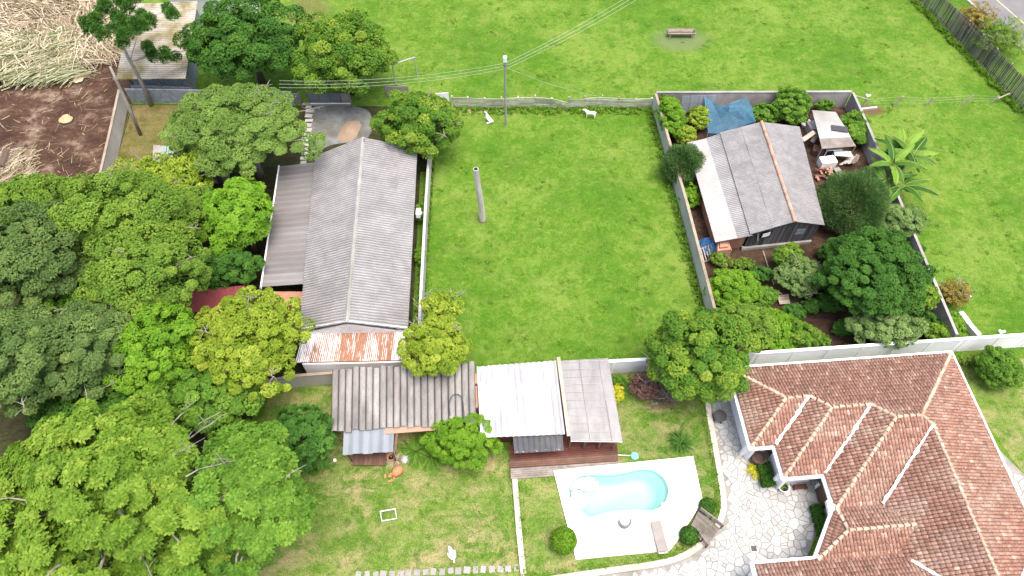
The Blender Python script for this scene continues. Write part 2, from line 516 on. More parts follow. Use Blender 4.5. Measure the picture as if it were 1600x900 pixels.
leafmat('leaf_straw_green', [(0.1, (0.10, 0.11, 0.05)), (0.5, (0.22, 0.235, 0.12)), (0.9, (0.46, 0.45, 0.31))], 0.1, 0.8, 0.85)
leafmat('leaf_rust', [(0.1, (0.06, 0.06, 0.012)), (0.5, (0.14, 0.11, 0.025)), (0.9, (0.26, 0.19, 0.05))], 0.25)

def tile_material():
    k = NT('clay_tile')
    t = k.attr('tint')
    n1 = k.noise(0.7, 6, 0.7)
    n2 = k.noise(7.0, 5, 0.75)
    c = k.ramp(t, [(0.0, (0.16, 0.082, 0.06)), (0.3, (0.235, 0.12, 0.085)), (0.65, (0.285, 0.152, 0.108)), (0.85, (0.355, 0.215, 0.157)), (1.0, (0.47, 0.37, 0.29))])
    c = k.mix(k.math('MULTIPLY', k.ramp(n1, [(0.45, 0.0), (0.68, 1.0)]), 0.4), c, (0.17, 0.10, 0.075))
    c = k.mix(k.math('MULTIPLY', k.ramp(n2, [(0.54, 0.0), (0.68, 1.0)]), 0.7), c, (0.50, 0.42, 0.34))
    n3 = k.noise(0.25, 5, 0.7)
    c = k.mix(k.math('MULTIPLY', k.math('MULTIPLY', k.ramp(n3, [(0.5, 0.0), (0.66, 1.0)]), k.ramp(n2, [(0.4, 0.2), (0.6, 1.0)])), 0.55), c, (0.46, 0.39, 0.31))
    k.bump(n2, 0.3, 0.01)
    M['clay_tile'] = k.done(c, 0.85, 0.2)
tile_material()

def rust_material(name, white):
    k = NT(name)
    v = k.scaled(k.pos(), (1.6, 0.3, 0.3))
    a = k.noise(1.6, 8, 0.75, v)
    b = k.noise(5.0, 5, 0.7)
    base = k.mix(k.ramp(b, [(0.3, 0.0), (0.7, 1.0)]), (0.235, 0.108, 0.062), (0.31, 0.175, 0.11))
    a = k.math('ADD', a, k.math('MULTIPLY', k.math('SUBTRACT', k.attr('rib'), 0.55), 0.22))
    f = k.ramp(k.math('ADD', a, k.math('MULTIPLY', k.math('SUBTRACT', k.noise(7.0, 3, 0.6, v), 0.5), 0.35)), [(0.62 - white * 0.3, 0.0), (0.66 - white * 0.3, 1.0)])
    k.bump(b, 0.25)
    M[name] = k.done(k.mix(f, base, (0.60, 0.60, 0.61)), 0.7)
rust_material('rust_bare', 0.15)
rust_material('rust_half', 0.42)
rust_material('rust_white', 0.78)

def stone_material():
    k = NT('patio_stone')
    n1 = k.noise(1.5, 6, 0.65)
    n2 = k.noise(9.0, 5, 0.7)
    c = k.ramp(k.rnd(), [(0.0, (0.27, 0.275, 0.265)), (0.4, (0.36, 0.365, 0.35)), (0.75, (0.44, 0.44, 0.42)), (1.0, (0.46, 0.43, 0.38))])
    c = k.mix(k.math('MULTIPLY', k.ramp(n1, [(0.45, 0.0), (0.7, 1.0)]), 0.5), c, (0.30, 0.305, 0.30))
    c = k.mix(k.math('MULTIPLY', k.ramp(n2, [(0.5, 0.0), (0.75, 1.0)]), 0.4), c, (0.33, 0.30, 0.26))
    k.bump(n2, 0.35, 0.02)
    M['patio_stone'] = k.done(c, 0.8, 0.3)
stone_material()
weathered('mortar', (0.29, 0.28, 0.26), (0.23, 0.22, 0.20), (0.09, 0.085, 0.06), 2.0, 0.5)

def glassy(name, col, clear, rough=0.3):
    k = NT(name)
    n1 = k.noise(1.3, 6, 0.7, k.scaled(k.pos(), (1.2, 0.4, 1)))
    c = k.mix(k.ramp(n1, [(0.35, 0.0), (0.7, 1.0)]), col, tuple(x * 0.62 for x in col))
    k.done(c, rough, 0.4)
    tr = k.n('ShaderNodeBsdfTransparent')
    mx = k.n('ShaderNodeMixShader')
    mx.inputs[0].default_value = clear
    k.l(k.b.outputs[0], mx.inputs[1])
    k.l(tr.outputs[0], mx.inputs[2])
    k.l(mx.outputs[0], k.out.inputs[0])
    M[name] = k.m
glassy('polycarbonate', (0.25, 0.243, 0.243), 0.04)
glassy('green_plastic', (0.33, 0.46, 0.42), 0.3)
glassy('blue_net', (0.07, 0.22, 0.34), 0.5, 0.8)

def water_material():
    k = NT('pool_water')
    k.done((0.6, 0.9, 0.9), 0.03, 0.5)
    gl = k.n('ShaderNodeBsdfGlossy')
    gl.inputs['Roughness'].default_value = 0.05
    tr = k.n('ShaderNodeBsdfTransparent')
    tr.inputs[0].default_value = (0.84, 0.985, 0.96, 1)
    fr = k.n('ShaderNodeFresnel')
    fr.inputs[0].default_value = 1.33
    bp = k.n('ShaderNodeBump')
    bp.inputs['Strength'].default_value = 0.15
    k.l(k.noise(2.0, 3), bp.inputs['Height'])
    k.l(bp.outputs[0], gl.inputs['Normal'])
    k.l(bp.outputs[0], fr.inputs['Normal'])
    mx = k.n('ShaderNodeMixShader')
    k.l(fr.outputs[0], mx.inputs[0])
    k.l(tr.outputs[0], mx.inputs[1])
    k.l(gl.outputs[0], mx.inputs[2])
    k.l(mx.outputs[0], k.out.inputs[0])
    M['pool_water'] = k.m
water_material()
plain('pool_shell', (0.33, 0.53, 0.485), 0.4, var=0.03)
plain('pool_step', (0.80, 0.82, 0.81), 0.4, var=0.03)

# outline of the pool, read from the photograph (the ground sheets are cut out for its basin)
def zpx(x, y):       # point read from an enlargement of the pool area
    return (860 + x / 4.5, 700 + y / 4.5)
DZ = 0.30
pool_out = [zpx(*q) for q in ((125, 285), (160, 222), (240, 190), (400, 188), (520, 172), (610, 152), (690, 148), (760, 172), (812, 228), (833, 292), (825, 350), (795, 400), (750, 432), (700, 442), (620, 438), (500, 442), (400, 455), (335, 474), (280, 487), (225, 455), (190, 405), (140, 360))]
pool_pts = smooth_path([at(x, y, DZ) for x, y in pool_out], 4, True)
pool_hole = [(p.x, p.y) for p in pool_pts]

# ================================================================== ground
sheet('ground', [(-300, -120), (300, -120), (300, 400), (-300, 400)], 0.0, M['field_grass'], holes=[pool_hole])
sheet('woodland_floor', [(-120, -40), (-19.5, -40), (-19.5, 23.5), (-7.2, 23.6), (-7.4, 54.2), (-38.3, 54.6), (-37.2, 40.0), (-120, 40.0)], 0.006, M['wood_floor_soil'])
sheet('garden_lawn', [(-21, -40), (1.2, -40), (0.9, 10), (0.2, 16.6), (-2.6, 24.0), (-7, 24.0), (-18.5, 23.2), (-19.5, 15), (-17, 8)], 0.012, M['garden_grass'])
sheet('cleared_soil', [(-140, 40.0), (-37.2, 40.0), (-38.4, 55), (-42, 70), (-46, 110), (-140, 110)], 0.010, M['red_soil'])
sheet('vegetable_plot', [(14.6, 54.2), (33.6, 54.2), (34.4, 26.4), (17.0, 25.2), (15.6, 25.0)], 0.008, M['garden_soil'])
sheet('mossy_yard_ground', [(-38.2, 54.5), (-27, 54.4), (-25.5, 46), (-37.4, 44.5)], 0.010, M['mossy_yard'])
sheet('side_passage', [(-8.6, 45.5), (-7.5, 45.5), (-7.1, 26), (-8.0, 26)], 0.010, M['verge_grass'])
yard = [at(490, 170), at(502, 163), at(545, 165), at(578, 176), at(575, 215), at(520, 226), at(486, 236)]
sheet('concrete_yard', [(p.x, p.y) for p in smooth_path(yard, 4, True)], 0.012, M['slab'])

# ================================================================== tiled house
HA = math.radians(4.5)
HE1, HE2 = Vector((math.cos(HA), math.sin(HA))), Vector((-math.sin(HA), math.cos(HA)))
HB = Vector((32.69, 24.73))
EAVE, SLOPE = 2.9, 0.35
def hp(u, v, z=0.0):
    q = HB + HE1 * u + HE2 * v
    return Vector((q.x, q.y, z))
def hz(u, v, d):
    return hp(u, v, EAVE + SLOPE * d)
U1, U2, U3, UW = -16.65, -15.0, -12.25, -9.2
V1, V2, V3 = -5.9, -8.15, -10.5
r1a, r1b = hz(U1 + 2.95, -2.95, 2.95), hz(U2 + 2.95, -2.95, 2.95)
r2a, r2b = hz(U2 + 4.075, -4.075, 4.075), hz(U3 + 4.075, -4.075, 4.075)
r3a, r3b = hz(U3 + 5.25, -5.25, 5.25), hz(-5.25, -5.25, 5.25)
rw0, rw1 = hz(-4.6, -5.9, 4.6), hz(-4.6, -19.0, 4.6)
r4a, r4b = hz(-12.15, -12.05, 1.55), hz(-7.65, -12.05, 1.55)
E = lambda u, v: hz(u, v, 0)
house = thing('tiled_house', 'sprawling white house with stepped terracotta tiled hip roof beside the stone patio', 'house', hp(-8, -8))
FACES = [  # polygon, downslope direction in (u, v)
    ([E(U1, 0), E(0, 0), r3b, r3a, r2b, r2a, r1b, r1a], (0, 1)),
    ([E(U1, 0), r1a, E(U1, V1)], (-1, 0)),
    ([E(U1, V1), E(U2, V1), r1b, r1a], (0, -1)),
    ([E(U2, V1), E(U2, V2), r2a, r1b], (-1, 0)),
    ([E(U2, V2), E(U3, V2), r2b, r2a], (0, -1)),
    ([E(U3, V2), E(U3, V3), r3a, r2b], (-1, 0)),
    ([E(U3, V3), E(UW, V3), rw0, r3b, r3a], (0, -1)),
    ([E(UW, V3), E(UW, -19), rw1, rw0], (-1, 0)),
    ([E(0, 0), r3b, rw0, rw1, E(0, -19)], (1, 0)),
    ([E(U3, V3), r4a, r4b, E(UW, V3)], (0, 1)),
    ([E(U3, V3), E(-14.5, -13.6), r4a], (-0.81, 0.586)),
    ([E(-14.5, -13.6), E(UW, -13.6), r4b, r4a], (0, -1)),
    ([E(-18.5, -13.6), E(UW, -13.6), hz(UW + 4.6, -18.2, 4.6), hz(-18.5, -18.2, 4.6)], (0, 1)),
    ([E(0, -13.0), E(7, -13.0), hz(7, -17.6, 4.6), hz(-4.6, -17.6, 4.6)], (0, 1)),
]
rb = MB()
for poly, _ in FACES:
    rb.add([p - Vector((0, 0, 0.05)) for p in poly], [tuple(range(len(poly)))])
roof = rb.build('roof', M['clay_tile'], house)
# barrel tiles
def tile_mesh(tint, name='roof_tile'):
    W, L, Hh, n = 0.225, 0.43, 0.062, 5
    vs_ = []
    for y, zl, wf in ((-L / 2, 0.045, 1.0), (L / 2, 0.0, 0.85)):
        for k in range(n):
            a = math.pi * k / (n - 1)
            vs_.append((-math.cos(a) * W / 2 * wf, y, zl + math.sin(a) * Hh))
    for k in range(n):
        a = math.pi * k / (n - 1)
        vs_.append((-math.cos(a) * W / 2, -L / 2 + 0.005, -0.03))
    fs = [(k, k + 1, n + k + 1, n + k) for k in range(n - 1)] + [(2 * n + k, 2 * n + k + 1, k + 1, k) for k in range(n - 1)]
    return np.array(vs_), np.array(fs)
TV, TF = tile_mesh(0)
mats_ = []
for poly, (du, dv) in FACES:
    d2 = (HE1 * du + HE2 * dv).normalized()
    up = Vector((-d2.x, -d2.y, SLOPE)).normalized()
    ax = Vector((-up.y, up.x, 0)).normalized()
    if ax.cross(up).z < 0:
        ax = -ax
    nr = ax.cross(up).normalized()
    o = poly[0]
    p2 = [((p - o).dot(ax), (p - o).dot(up)) for p in poly]
    a0, a1 = min(p[0] for p in p2), max(p[0] for p in p2)
    s0, s1 = min(p[1] for p in p2), max(p[1] for p in p2)
    PA, PS = 0.228, 0.345
    for j in range(int((s1 - s0) / PS) + 1):
        for i in range(int((a1 - a0) / PA) + 2):
            a, s_ = a0 + (i + 0.5) * PA, s0 + (j + 0.5) * PS
            if not inside((a, s_), p2):
                continue
            c = o + ax * a + up * s_ + nr * (0.012 + RNG.uniform(-0.006, 0.012))
            th = RNG.normal(0, 0.025)
            x2 = (ax * math.cos(th) + up * math.sin(th))
            y2 = nr.cross(x2)
            mats_.append((c, x2, y2, nr))
campos = Vector((0, 0, CAM_H))
def in_view(p):
    r = p - campos
    z = r.y * math.cos(PITCH) - r.z * math.sin(PITCH)
    x = r.x / z * FOC
    y = (r.y * math.sin(PITCH) + r.z * math.cos(PITCH)) / z * FOC
    return abs(x) < 805 and abs(y) < 455
mats_.sort(key=lambda m: ((0 if in_view(m[0]) else 1), (m[0] - campos).length))
tile_variants = []
for k in range(10):
    me = np_mesh('roof_tile', TV, TF, np.full(len(TF), (k + 0.5) / 10))
    me.materials.append(M['clay_tile'])
    tile_variants.append(me)
for c, x2, y2, nr in mats_[:300]:
    m4 = Matrix((( x2.x, y2.x, nr.x, c.x), (x2.y, y2.y, nr.y, c.y), (x2.z, y2.z, nr.z, c.z), (0, 0, 0, 1)))
    link('roof_tile', tile_variants[int(RNG.beta(2.2, 2.2) * 9.99)], None, roof, m4)
rest = mats_[300:]
allv = np.concatenate([np.array(c) + TV @ np.array([x2, y2, nr]) for c, x2, y2, nr in rest])
allf = np.concatenate([TF + i * len(TV) for i in range(len(rest))])
tint = np.repeat(RNG.beta(2.2, 2.2, len(rest)), len(TF))
me = np_mesh('roof_tiles', allv, allf, tint)
o = link('roof_tiles', me, M['clay_tile'], roof)
o['kind'] = 'stuff'
# ridge and hip caps bedded in mortar
weathered('ridge_mortar', (0.46, 0.38, 0.29), (0.38, 0.28, 0.2), (0.24, 0.17, 0.12), 2.5, 0.5, rnd_amt=0.35)
def cap_mesh():
    vs_, fs, n = [], [], 6
    for y, r, z in ((-0.20, 0.14, 0.065), (0.22, 0.09, 0.0)):
        for k in range(n):
            a = math.pi * (k / (n - 1)) 
            vs_.append((-math.cos(a) * r, y, z + math.sin(a) * r * 0.85 - 0.03))
    fs = [(k, k + 1, n + k + 1, n + k) for k in range(n - 1)] + [tuple(range(n))[::-1], tuple(range(n, 2 * n))]
    me = bpy.data.meshes.new('ridge_tile')
    me.from_pydata(vs_, [], fs)
    me.materials.append(M['ridge_mortar'])
    return me
CAP = cap_mesh()
def ridge_line(a, b, parent, me=CAP, step=0.42, name='ridge_tile', lift=0.05):
    d = (b - a)
    L = d.length
    y = d.normalized()
    x = y.cross(Vector((0, 0, 1))).normalized()
    z = x.cross(y)
    n = max(1, int(L / step))
    for i in range(n):
        c = a + d * ((i + 0.5) / n) + z * lift + x * random.uniform(-0.02, 0.02)
        th = random.uniform(-0.06, 0.06)
        x2 = x * math.cos(th) + y * math.sin(th)
        y2 = z.cross(x2)
        link(name, me, None, parent, Matrix(((x2.x, y2.x, z.x, c.x), (x2.y, y2.y, z.y, c.y), (x2.z, y2.z, z.z, c.z), (0, 0, 0, 1))))
for a, b in ((E(U1, 0), r1a), (r1a, r1b), (r1b, r2a), (r2a, r2b), (r2b, r3a), (r3a, r3b), (E(0, 0), r3b), (rw0, r3b), (rw1, rw0),
             (E(U1, V1), r1a), (E(U2, V2), r2a), (E(U3, V3), r3a), (r4a, r4b), (E(U3, V3), r4a), (E(-14.5, -13.6), r4a)):
    ridge_line(a, b, roof)
# white painted valleys
def valley(a, b):
    mb = MB()
    d = b - a
    x = d.cross(Vector((0, 0, 1))).normalized()
    n = max(4, int(d.length / 0.22))
    L, R = [], []
    for i in range(n + 1):
        w = 0.075 + random.uniform(-0.035, 0.045) + (0.07 if i in (n // 3, 2 * n // 3) else 0)
        p = a + d * (i / n) + x * random.uniform(-0.03, 0.03)
        L.append(p - x * w + Vector((0, 0, 0.15)))
        R.append(p + x * w + Vector((0, 0, 0.15)))
    vs_ = L + R + [p - Vector((0, 0, 0.15)) for p in L] + [p - Vector((0, 0, 0.15)) for p in R]
    m = n + 1
    fs = []
    for i in range(n):
        fs += [(i, m + i, m + i + 1, i + 1), (i, i + 1, 2 * m + i + 1, 2 * m + i), (m + i, 3 * m + i, 3 * m + i + 1, m + i + 1)]
    mb.add(vs_, fs)
    mb.build('valley_flashing', M['white_plastic'], roof)
for a, b in ((E(U2, V1), r1b), (E(U3, V2), r2b), (E(UW, V3) + Vector((0, 0, 0.15)), rw0), (hz(-8.7, -14.1, 0.5), hz(-4.6, -18.2, 4.6)), (hz(0, -13.0, 0), hz(-4.6, -17.6, 4.6))):
    valley(a, b)
# walls and white cornices
edges = [((U1, 0), (0, 0)), ((0, 0), (0, -13.0)), ((U1, 0), (U1, V1)), ((U1, V1), (U2, V1)), ((U2, V1), (U2, V2)), ((U2, V2), (U3, V2)), ((U3, V2), (U3, V3)),
         ((U3, V3), (-14.5, -13.6)), ((-14.5, -13.6), (-18.5, -13.6)), ((0, -13.0), (7, -13.0)), ((-18.5, -13.6), (-18.5, -18.2))]
WEXT = {}
outw = [(0, 1), (1, 0), (-1, 0), (0, -1), (-1, 0), (0, -1), (-1, 0), (-0.81, 0.586), (0, 1), (0, 1), (-1, 0)]
for (a, b), (ou, ov) in zip(edges, outw):
    n2 = HE1 * ou + HE2 * ov
    n3 = Vector((n2.x, n2.y, 0)).normalized()
    A, B_ = hp(*a), hp(*b)
    d = (B_ - A).normalized()
    ea, eb = WEXT[(a, b)] if (a, b) in WEXT else (0, 0)
    MB().bar(A + n3 * -0.45 + d * ea + Vector((0, 0, 1.36)), B_ + n3 * -0.45 + d * eb + Vector((0, 0, 1.36)), 0.2, 2.72).build('wall', M['white_paint'], house)
    lo = 2.80 + random.uniform(-0.004, 0.004)
    MB().bar(A + n3 * 0.06 - d * 0.2 + Vector((0, 0, lo)), B_ + n3 * 0.06 + d * 0.2 + Vector((0, 0, lo)), 0.42, 0.17).build('cornice', M['white_plastic'], house)
# small vent, door frame and porch canopy on the west walls
w0 = hp(U1 + 0.33, -3.9, 1.9)
vent = MB().box(w0, (0.08, 0.22, 0.55), HA).build('wall_vent', M['dark_glass'], house)
dr = MB().box(hp(U3 + 0.32, V2 - 1.0, 1.05), (0.05, 1.5, 2.1), HA).build('door', M['brown_paint'], house)
MB().box(hp(U3 + 0.32, V2 - 1.0, 2.15), (0.12, 1.6, 0.1), HA).build('door_frame', M['wood_red'], dr)
MB().box(hp(U2 + 1.4, V2 + 0.33, 1.4), (1.4, 0.06, 1.1), HA).build('window', M['dark_glass'], house)
lamp = hp(U3 - 0.35, V2 - 0.1, 2.1)
lt = MB().tube([lamp + Vector((0, 0.12, 0)), lamp + Vector((0, -0.15, 0.1))], 0.05).lathe(lamp + Vector((0.0, -0.2, -0.12)), [(0.10, 0), (0.13, 0.18), (0.05, 0.26)], 8).lathe(lamp + Vector((0.3, -0.25, -0.12)), [(0.10, 0), (0.13, 0.18), (0.05, 0.26)], 8)
lt.build('wall_lamp', M['dark_metal'], house)
MB().prism([hp(U3 - 0.45, V3 + 0.55), hp(U3 + 0.0, V3 + 0.7), hp(U3 + 0.0, V3 - 0.05), hp(U3 - 0.55, V3 - 0.3)], 2.62, 2.93).build('porch_slab', M['white_plastic'], house)

# ================================================================== stone patio, kerbs, lawns by the pool
kerb_px = [(1103, 598), (1108, 645), (1113, 672), (1119, 705), (1126, 745), (1131, 785), (1126, 812), (1112, 834), (1090, 855), (1060, 872), (1020, 882), (970, 889), (900, 899), (840, 908), (814, 911)]
kerb_c = smooth_path([at(x, y, 0.22) for x, y in kerb_px], 5)
def offset_line(pts, d):
    out = []
    for i, p in enumerate(pts):
        t = pts[min(i + 1, len(pts) - 1)] - pts[max(i - 1, 0)]
        nrm = Vector((-t.y, t.x, 0)).normalized()
        out.append(p + nrm * d)
    return out
kin, kout = offset_line(kerb_c, -0.2), offset_line(kerb_c, 0.2)
def kerb_piece(i0, i1):
    mb = MB()
    L, R = kin[i0:i1 + 1], kout[i0:i1 + 1]
    m = len(L)
    lo = Vector((0, 0, -0.26))
    vs_ = L + R + [p + lo for p in L] + [p + lo for p in R]
    fs = []
    for i in range(m - 1):
        fs += [(i, i + 1, m + i + 1, m + i), (i, 2 * m + i, 2 * m + i + 1, i + 1), (m + i, m + i + 1, 3 * m + i + 1, 3 * m + i)]
    fs += [(0, m, 3 * m, 2 * m), (m - 1, 3 * m - 1, 4 * m - 1, 2 * m - 1)]
    mb.add(vs_, fs)
    return mb
kerb_root = thing('garden_kerb', 'curved pale concrete kerb between pool lawn and stone patio', 'kerb', kerb_c[10])
nk = len(kerb_c)
i = 0
while i < nk - 1:
    j = min(nk - 1, i + 8)
    kerb_piece(i, j).build('kerb_stone', M['kerb'], kerb_root)
    i = j
strip_px = [(803, 730), (806, 770), (810, 820), (815, 870), (819, 905)]
strip_c = [at(x, y, 0.2) for x, y in strip_px]
es = thing('lawn_edging', 'straight pale concrete edging strip running down between the two lawns', 'edging', strip_c[2])
for a, b in zip(strip_c, strip_c[1:]):
    d = (b - a).normalized() * 0.012
    MB().bar(a + d - Vector((0, 0, 0.11)), b - d - Vector((0, 0, 0.11)), 0.38, 0.24).build('edging_block', M['kerb'], es)
wall_y = at(950, 577, 0)
lawn_poly = [(p.x, p.y) for p in strip_c] + [(p.x, p.y) for p in kin[::-1]] + [(14.6, 24.7), (7.0, 24.4), (2, 24.0), (0.3, 20)]
# keep polygon simple: drop kerb points south of the strip end
sheet('pool_lawn', lawn_poly, 0.15, M['garden_grass'], holes=[pool_hole])
patio_poly = [(p.x, p.y) for p in kout] + [(1, 4.0), (17.5, 4.0), (14.8, 9.2), (19.3, 9.9), (20.9, 12.5), (22.4, 14), (22.4, 17), (19.2, 17.9), (18.9, 21), (17.5, 24.2), (15.4, 24.2)]
sheet('patio_bed', patio_poly, 0.02, M['mortar'])
def voronoi_stones(poly, pitch, z, th, name, parent, mat, limit=300, seed=3, gap=0.03):
    rr = random.Random(seed)
    xs, ys = [p[0] for p in poly], [p[1] for p in poly]
    pts = []
    x0, x1, y0, y1 = min(xs) - 1, max(xs) + 1, min(ys) - 1, max(ys) + 1
    nx, ny = int((x1 - x0) / pitch), int((y1 - y0) / pitch)
    for i in range(nx):
        for j in range(ny):
            pts.append((x0 + (i + 0.5 + rr.uniform(-0.48, 0.48)) * pitch, y0 + (j + 0.5 + rr.uniform(-0.48, 0.48) + 0.5 * (i % 2)) * pitch))
    for _ in range(int(len(pts) * 0.35)):
        pts.append((rr.uniform(x0, x1), rr.uniform(y0, y1)))
    P_ = np.array(pts)
    cells = []
    for c in P_:
        if not inside(c, poly):
            continue
        d = np.hypot(*(P_ - c).T)
        nb = P_[np.argsort(d)[1:22]]
        cell = [(-3 + c[0], -3 + c[1]), (3 + c[0], -3 + c[1]), (3 + c[0], 3 + c[1]), (-3 + c[0], 3 + c[1])]
        for q in nb:
            mx, my = (c + q) / 2
            nx_, ny_ = q - c
            ln = math.hypot(nx_, ny_)
            nx_, ny_ = nx_ / ln, ny_ / ln
            mx, my = mx - nx_ * gap, my - ny_ * gap
            out = []
            for a, b in zip(cell, cell[1:] + cell[:1]):
                da = (a[0] - mx) * nx_ + (a[1] - my) * ny_
                db = (b[0] - mx) * nx_ + (b[1] - my) * ny_
                if da <= 0:
                    out.append(a)
                if da * db < 0:
                    t = da / (da - db)
                    out.append((a[0] + (b[0] - a[0]) * t, a[1] + (b[1] - a[1]) * t))
            cell = out
            if len(cell) < 3:
                break
        if len(cell) >= 3 and all(inside(v, poly) for v in cell):
            cells.append((c, cell))
        elif len(cell) >= 3:
            sh = [(c[0] + (v[0] - c[0]) * 0.6, c[1] + (v[1] - c[1]) * 0.6) for v in cell]
            if all(inside(v, poly) for v in sh):
                cells.append((c, sh))
    cells.sort(key=lambda q: (0 if in_view(Vector((q[0][0], q[0][1], z))) else 1, q[0][1]))
    for c, cell in cells[:limit]:
        # drop near-duplicate corners, bevel the top a little
        zz = z + rr.uniform(-0.008, 0.008)
        n = len(cell)
        top = [(c[0] + (v[0] - c[0]) * 0.95, c[1] + (v[1] - c[1]) * 0.95, zz) for v in cell]
        mid = [(v[0], v[1], zz - 0.015) for v in cell]
        low = [(v[0], v[1], zz - th) for v in cell]
        mb = MB().add(top + mid + low, [tuple(range(n))] + [(n + i, n + (i + 1) % n, (i + 1) % n, i) for i in range(n)] + [(2 * n + i, 2 * n + (i + 1) % n, n + (i + 1) % n, n + i) for i in range(n)])
        mb.build(name, mat, parent)
    return cells[limit:]
patio = setting('stone_patio', (17, 14, 0.02))
left = voronoi_stones(patio_poly, 0.53, 0.055, 0.05, 'paving_stone', patio, M['patio_stone'], 300, gap=0.02)
mbx = MB()
for c, cell in left:
    mbx.prism(cell, 0.01, 0.055)
if left:
    o = mbx.build('paving_stones', M['patio_stone'], patio)
    o['kind'] = 'stuff'
drain = at(1178, 857, 0.06)
tag(MB().box(drain, (0.36, 0.36, 0.02)).box(drain + Vector((0, 0, 0.012)), (0.3, 0.04, 0.01)).box(drain + Vector((0, 0.1, 0.012)), (0.3, 0.04, 0.01)).box(drain - Vector((0, 0.1, -0.012)), (0.3, 0.04, 0.01)).build('drain_cover', M['dark_metal']), 'small dark square drain cover set in the stone patio', 'drain')
# strip of paving and lawn east of the house
east_poly = [(hp(0.25, 0.1).x, hp(0.25, 0.1).y), (hp(1.2, 0.2).x, hp(1.2, 0.2).y), (hp(1.5, -4).x, hp(1.5, -4).y), (hp(2.6, -7).x, hp(2.6, -7).y), (hp(3.6, -9).x, hp(3.6, -9).y), (hp(4.2, -13.1).x, hp(4.2, -13.1).y), (hp(0.25, -13).x, hp(0.25, -13).y)]
sheet('side_path_bed', east_poly, 0.02, M['mortar'])
sp_ = setting('side_path', hp(1, -4))
voronoi_stones(east_poly, 0.95, 0.055, 0.05, 'paving_stone', sp_, M['patio_stone'], 120, 9)
sheet('side_lawn', [(hp(1.3, 0.5).x, hp(1.3, 0.5).y), (60, 27.5), (60, 0), (hp(5, -13).x, 10)], 0.008, M['garden_grass'])

# ================================================================== pool and pool deck
deck_px = [(865, 735), (1083, 713), (1098, 782), (1085, 803), (1060, 843), (1046, 860), (900, 874)]
deck_pts = [at(x, y, DZ) for x, y in deck_px]
mb = MB()
loops = [deck_pts, pool_pts]
vs_ = [p for l in loops for p in l]
tr = []
for t in tessellate_polygon(loops):
    a, b, c = (vs_[i] for i in t)
    tr.append(tuple(t) if (b - a).cross(c - a).z > 0 else (t[0], t[2], t[1]))
mb.add(vs_, tr)
n = len(deck_pts)
mb.add([p for p in deck_pts] + [p - Vector((0, 0, 0.28)) for p in deck_pts], [(i, (i + 1) % n, n + (i + 1) % n, n + i) for i in range(n)])
o = mb.build('pool_deck', M['deck_white'])
o['kind'] = 'structure'
pool = thing('swimming_pool', 'free-form fibreglass swimming pool with pale turquoise water in the white deck', 'pool', at(970, 770, DZ))
def ring(pts, c, f, z):
    return [Vector((c.x + (p.x - c.x) * f, c.y + (p.y - c.y) * f, z)) for p in pts]
pc = sum(pool_pts, Vector()) / len(pool_pts)
rings = [ring(pool_pts, pc, 1.0, DZ + 0.004), ring(pool_pts, pc, 0.985, DZ - 0.10), ring(pool_pts, pc, 0.96, DZ - 0.28), ring(pool_pts, pc, 0.955, DZ - 0.42), ring(pool_pts, pc, 0.88, DZ - 0.46), ring(pool_pts, pc, 0.84, DZ - 1.2), ring(pool_pts, pc, 0.6, DZ - 1.35)]
mb = MB()
m_ = len(pool_pts)
flat = [p for r in rings for p in r]
fs = []
for k in range(len(rings) - 1):
    for i in range(m_):
        fs.append((k * m_ + i, k * m_ + (i + 1) % m_, (k + 1) * m_ + (i + 1) % m_, (k + 1) * m_ + i))
fs.append(tuple((len(rings) - 1) * m_ + i for i in range(m_)))
mb.add(flat, fs)
mb.build('shell', M['pool_shell'], pool, True)
lip = MB()
o1, o2 = ring(pool_pts, pc, 1.045, DZ + 0.02), ring(pool_pts, pc, 0.99, DZ + 0.025)
o0 = ring(pool_pts, pc, 1.05, DZ - 0.01)
lip.add(o0 + o1 + o2, [(i, (i + 1) % m_, m_ + (i + 1) % m_, m_ + i) for i in range(m_)] + [(m_ + i, m_ + (i + 1) % m_, 2 * m_ + (i + 1) % m_, 2 * m_ + i) for i in range(m_)])
lip.build('coping', M['pool_step'], pool)
wz = DZ - 0.09
mb = MB().add(ring(pool_pts, pc, 0.99, wz), [tuple(range(m_))])
mb.build('water', M['pool_water'], pool)
def step_block(pts_px, z, name='pool_step'):
    pts = smooth_path([at(*zpx(*q), DZ) for q in pts_px], 4, True)
    MB().prism([(p.x, p.y) for p in pts], DZ - 1.3, z).build(name, M['pool_step'], pool)
step_block([(140, 285), (175, 225), (250, 202), (300, 205), (310, 232), (240, 250), (195, 272), (180, 300)], wz + 0.02)
step_block([(150, 310), (190, 296), (228, 306), (240, 340), (228, 375), (190, 384), (155, 362)], wz + 0.02)
step_block([(195, 265), (250, 245), (330, 225), (340, 262), (290, 290), (240, 290)], wz - 0.22)
step_block([(205, 300), (260, 310), (270, 345), (255, 385), (225, 415), (205, 400)], wz - 0.35)
step_block([(780, 388), (800, 380), (808, 392), (795, 404), (783, 402)], wz + 0.03, 'skimmer')
for k, y in enumerate((805.5, 809, 812.5)):
    p = at(980.5, y, DZ)
    tag(MB().lathe(p, [(0.07, 0), (0.07, 0.012), (0.05, 0.02)], 10).build('deck_drain', M['grey_metal']), ('small round cap in the white deck, ' + ('nearest the pool', 'middle one of three', 'farthest from the pool')[k]), 'cap', 'round caps in the pool deck')

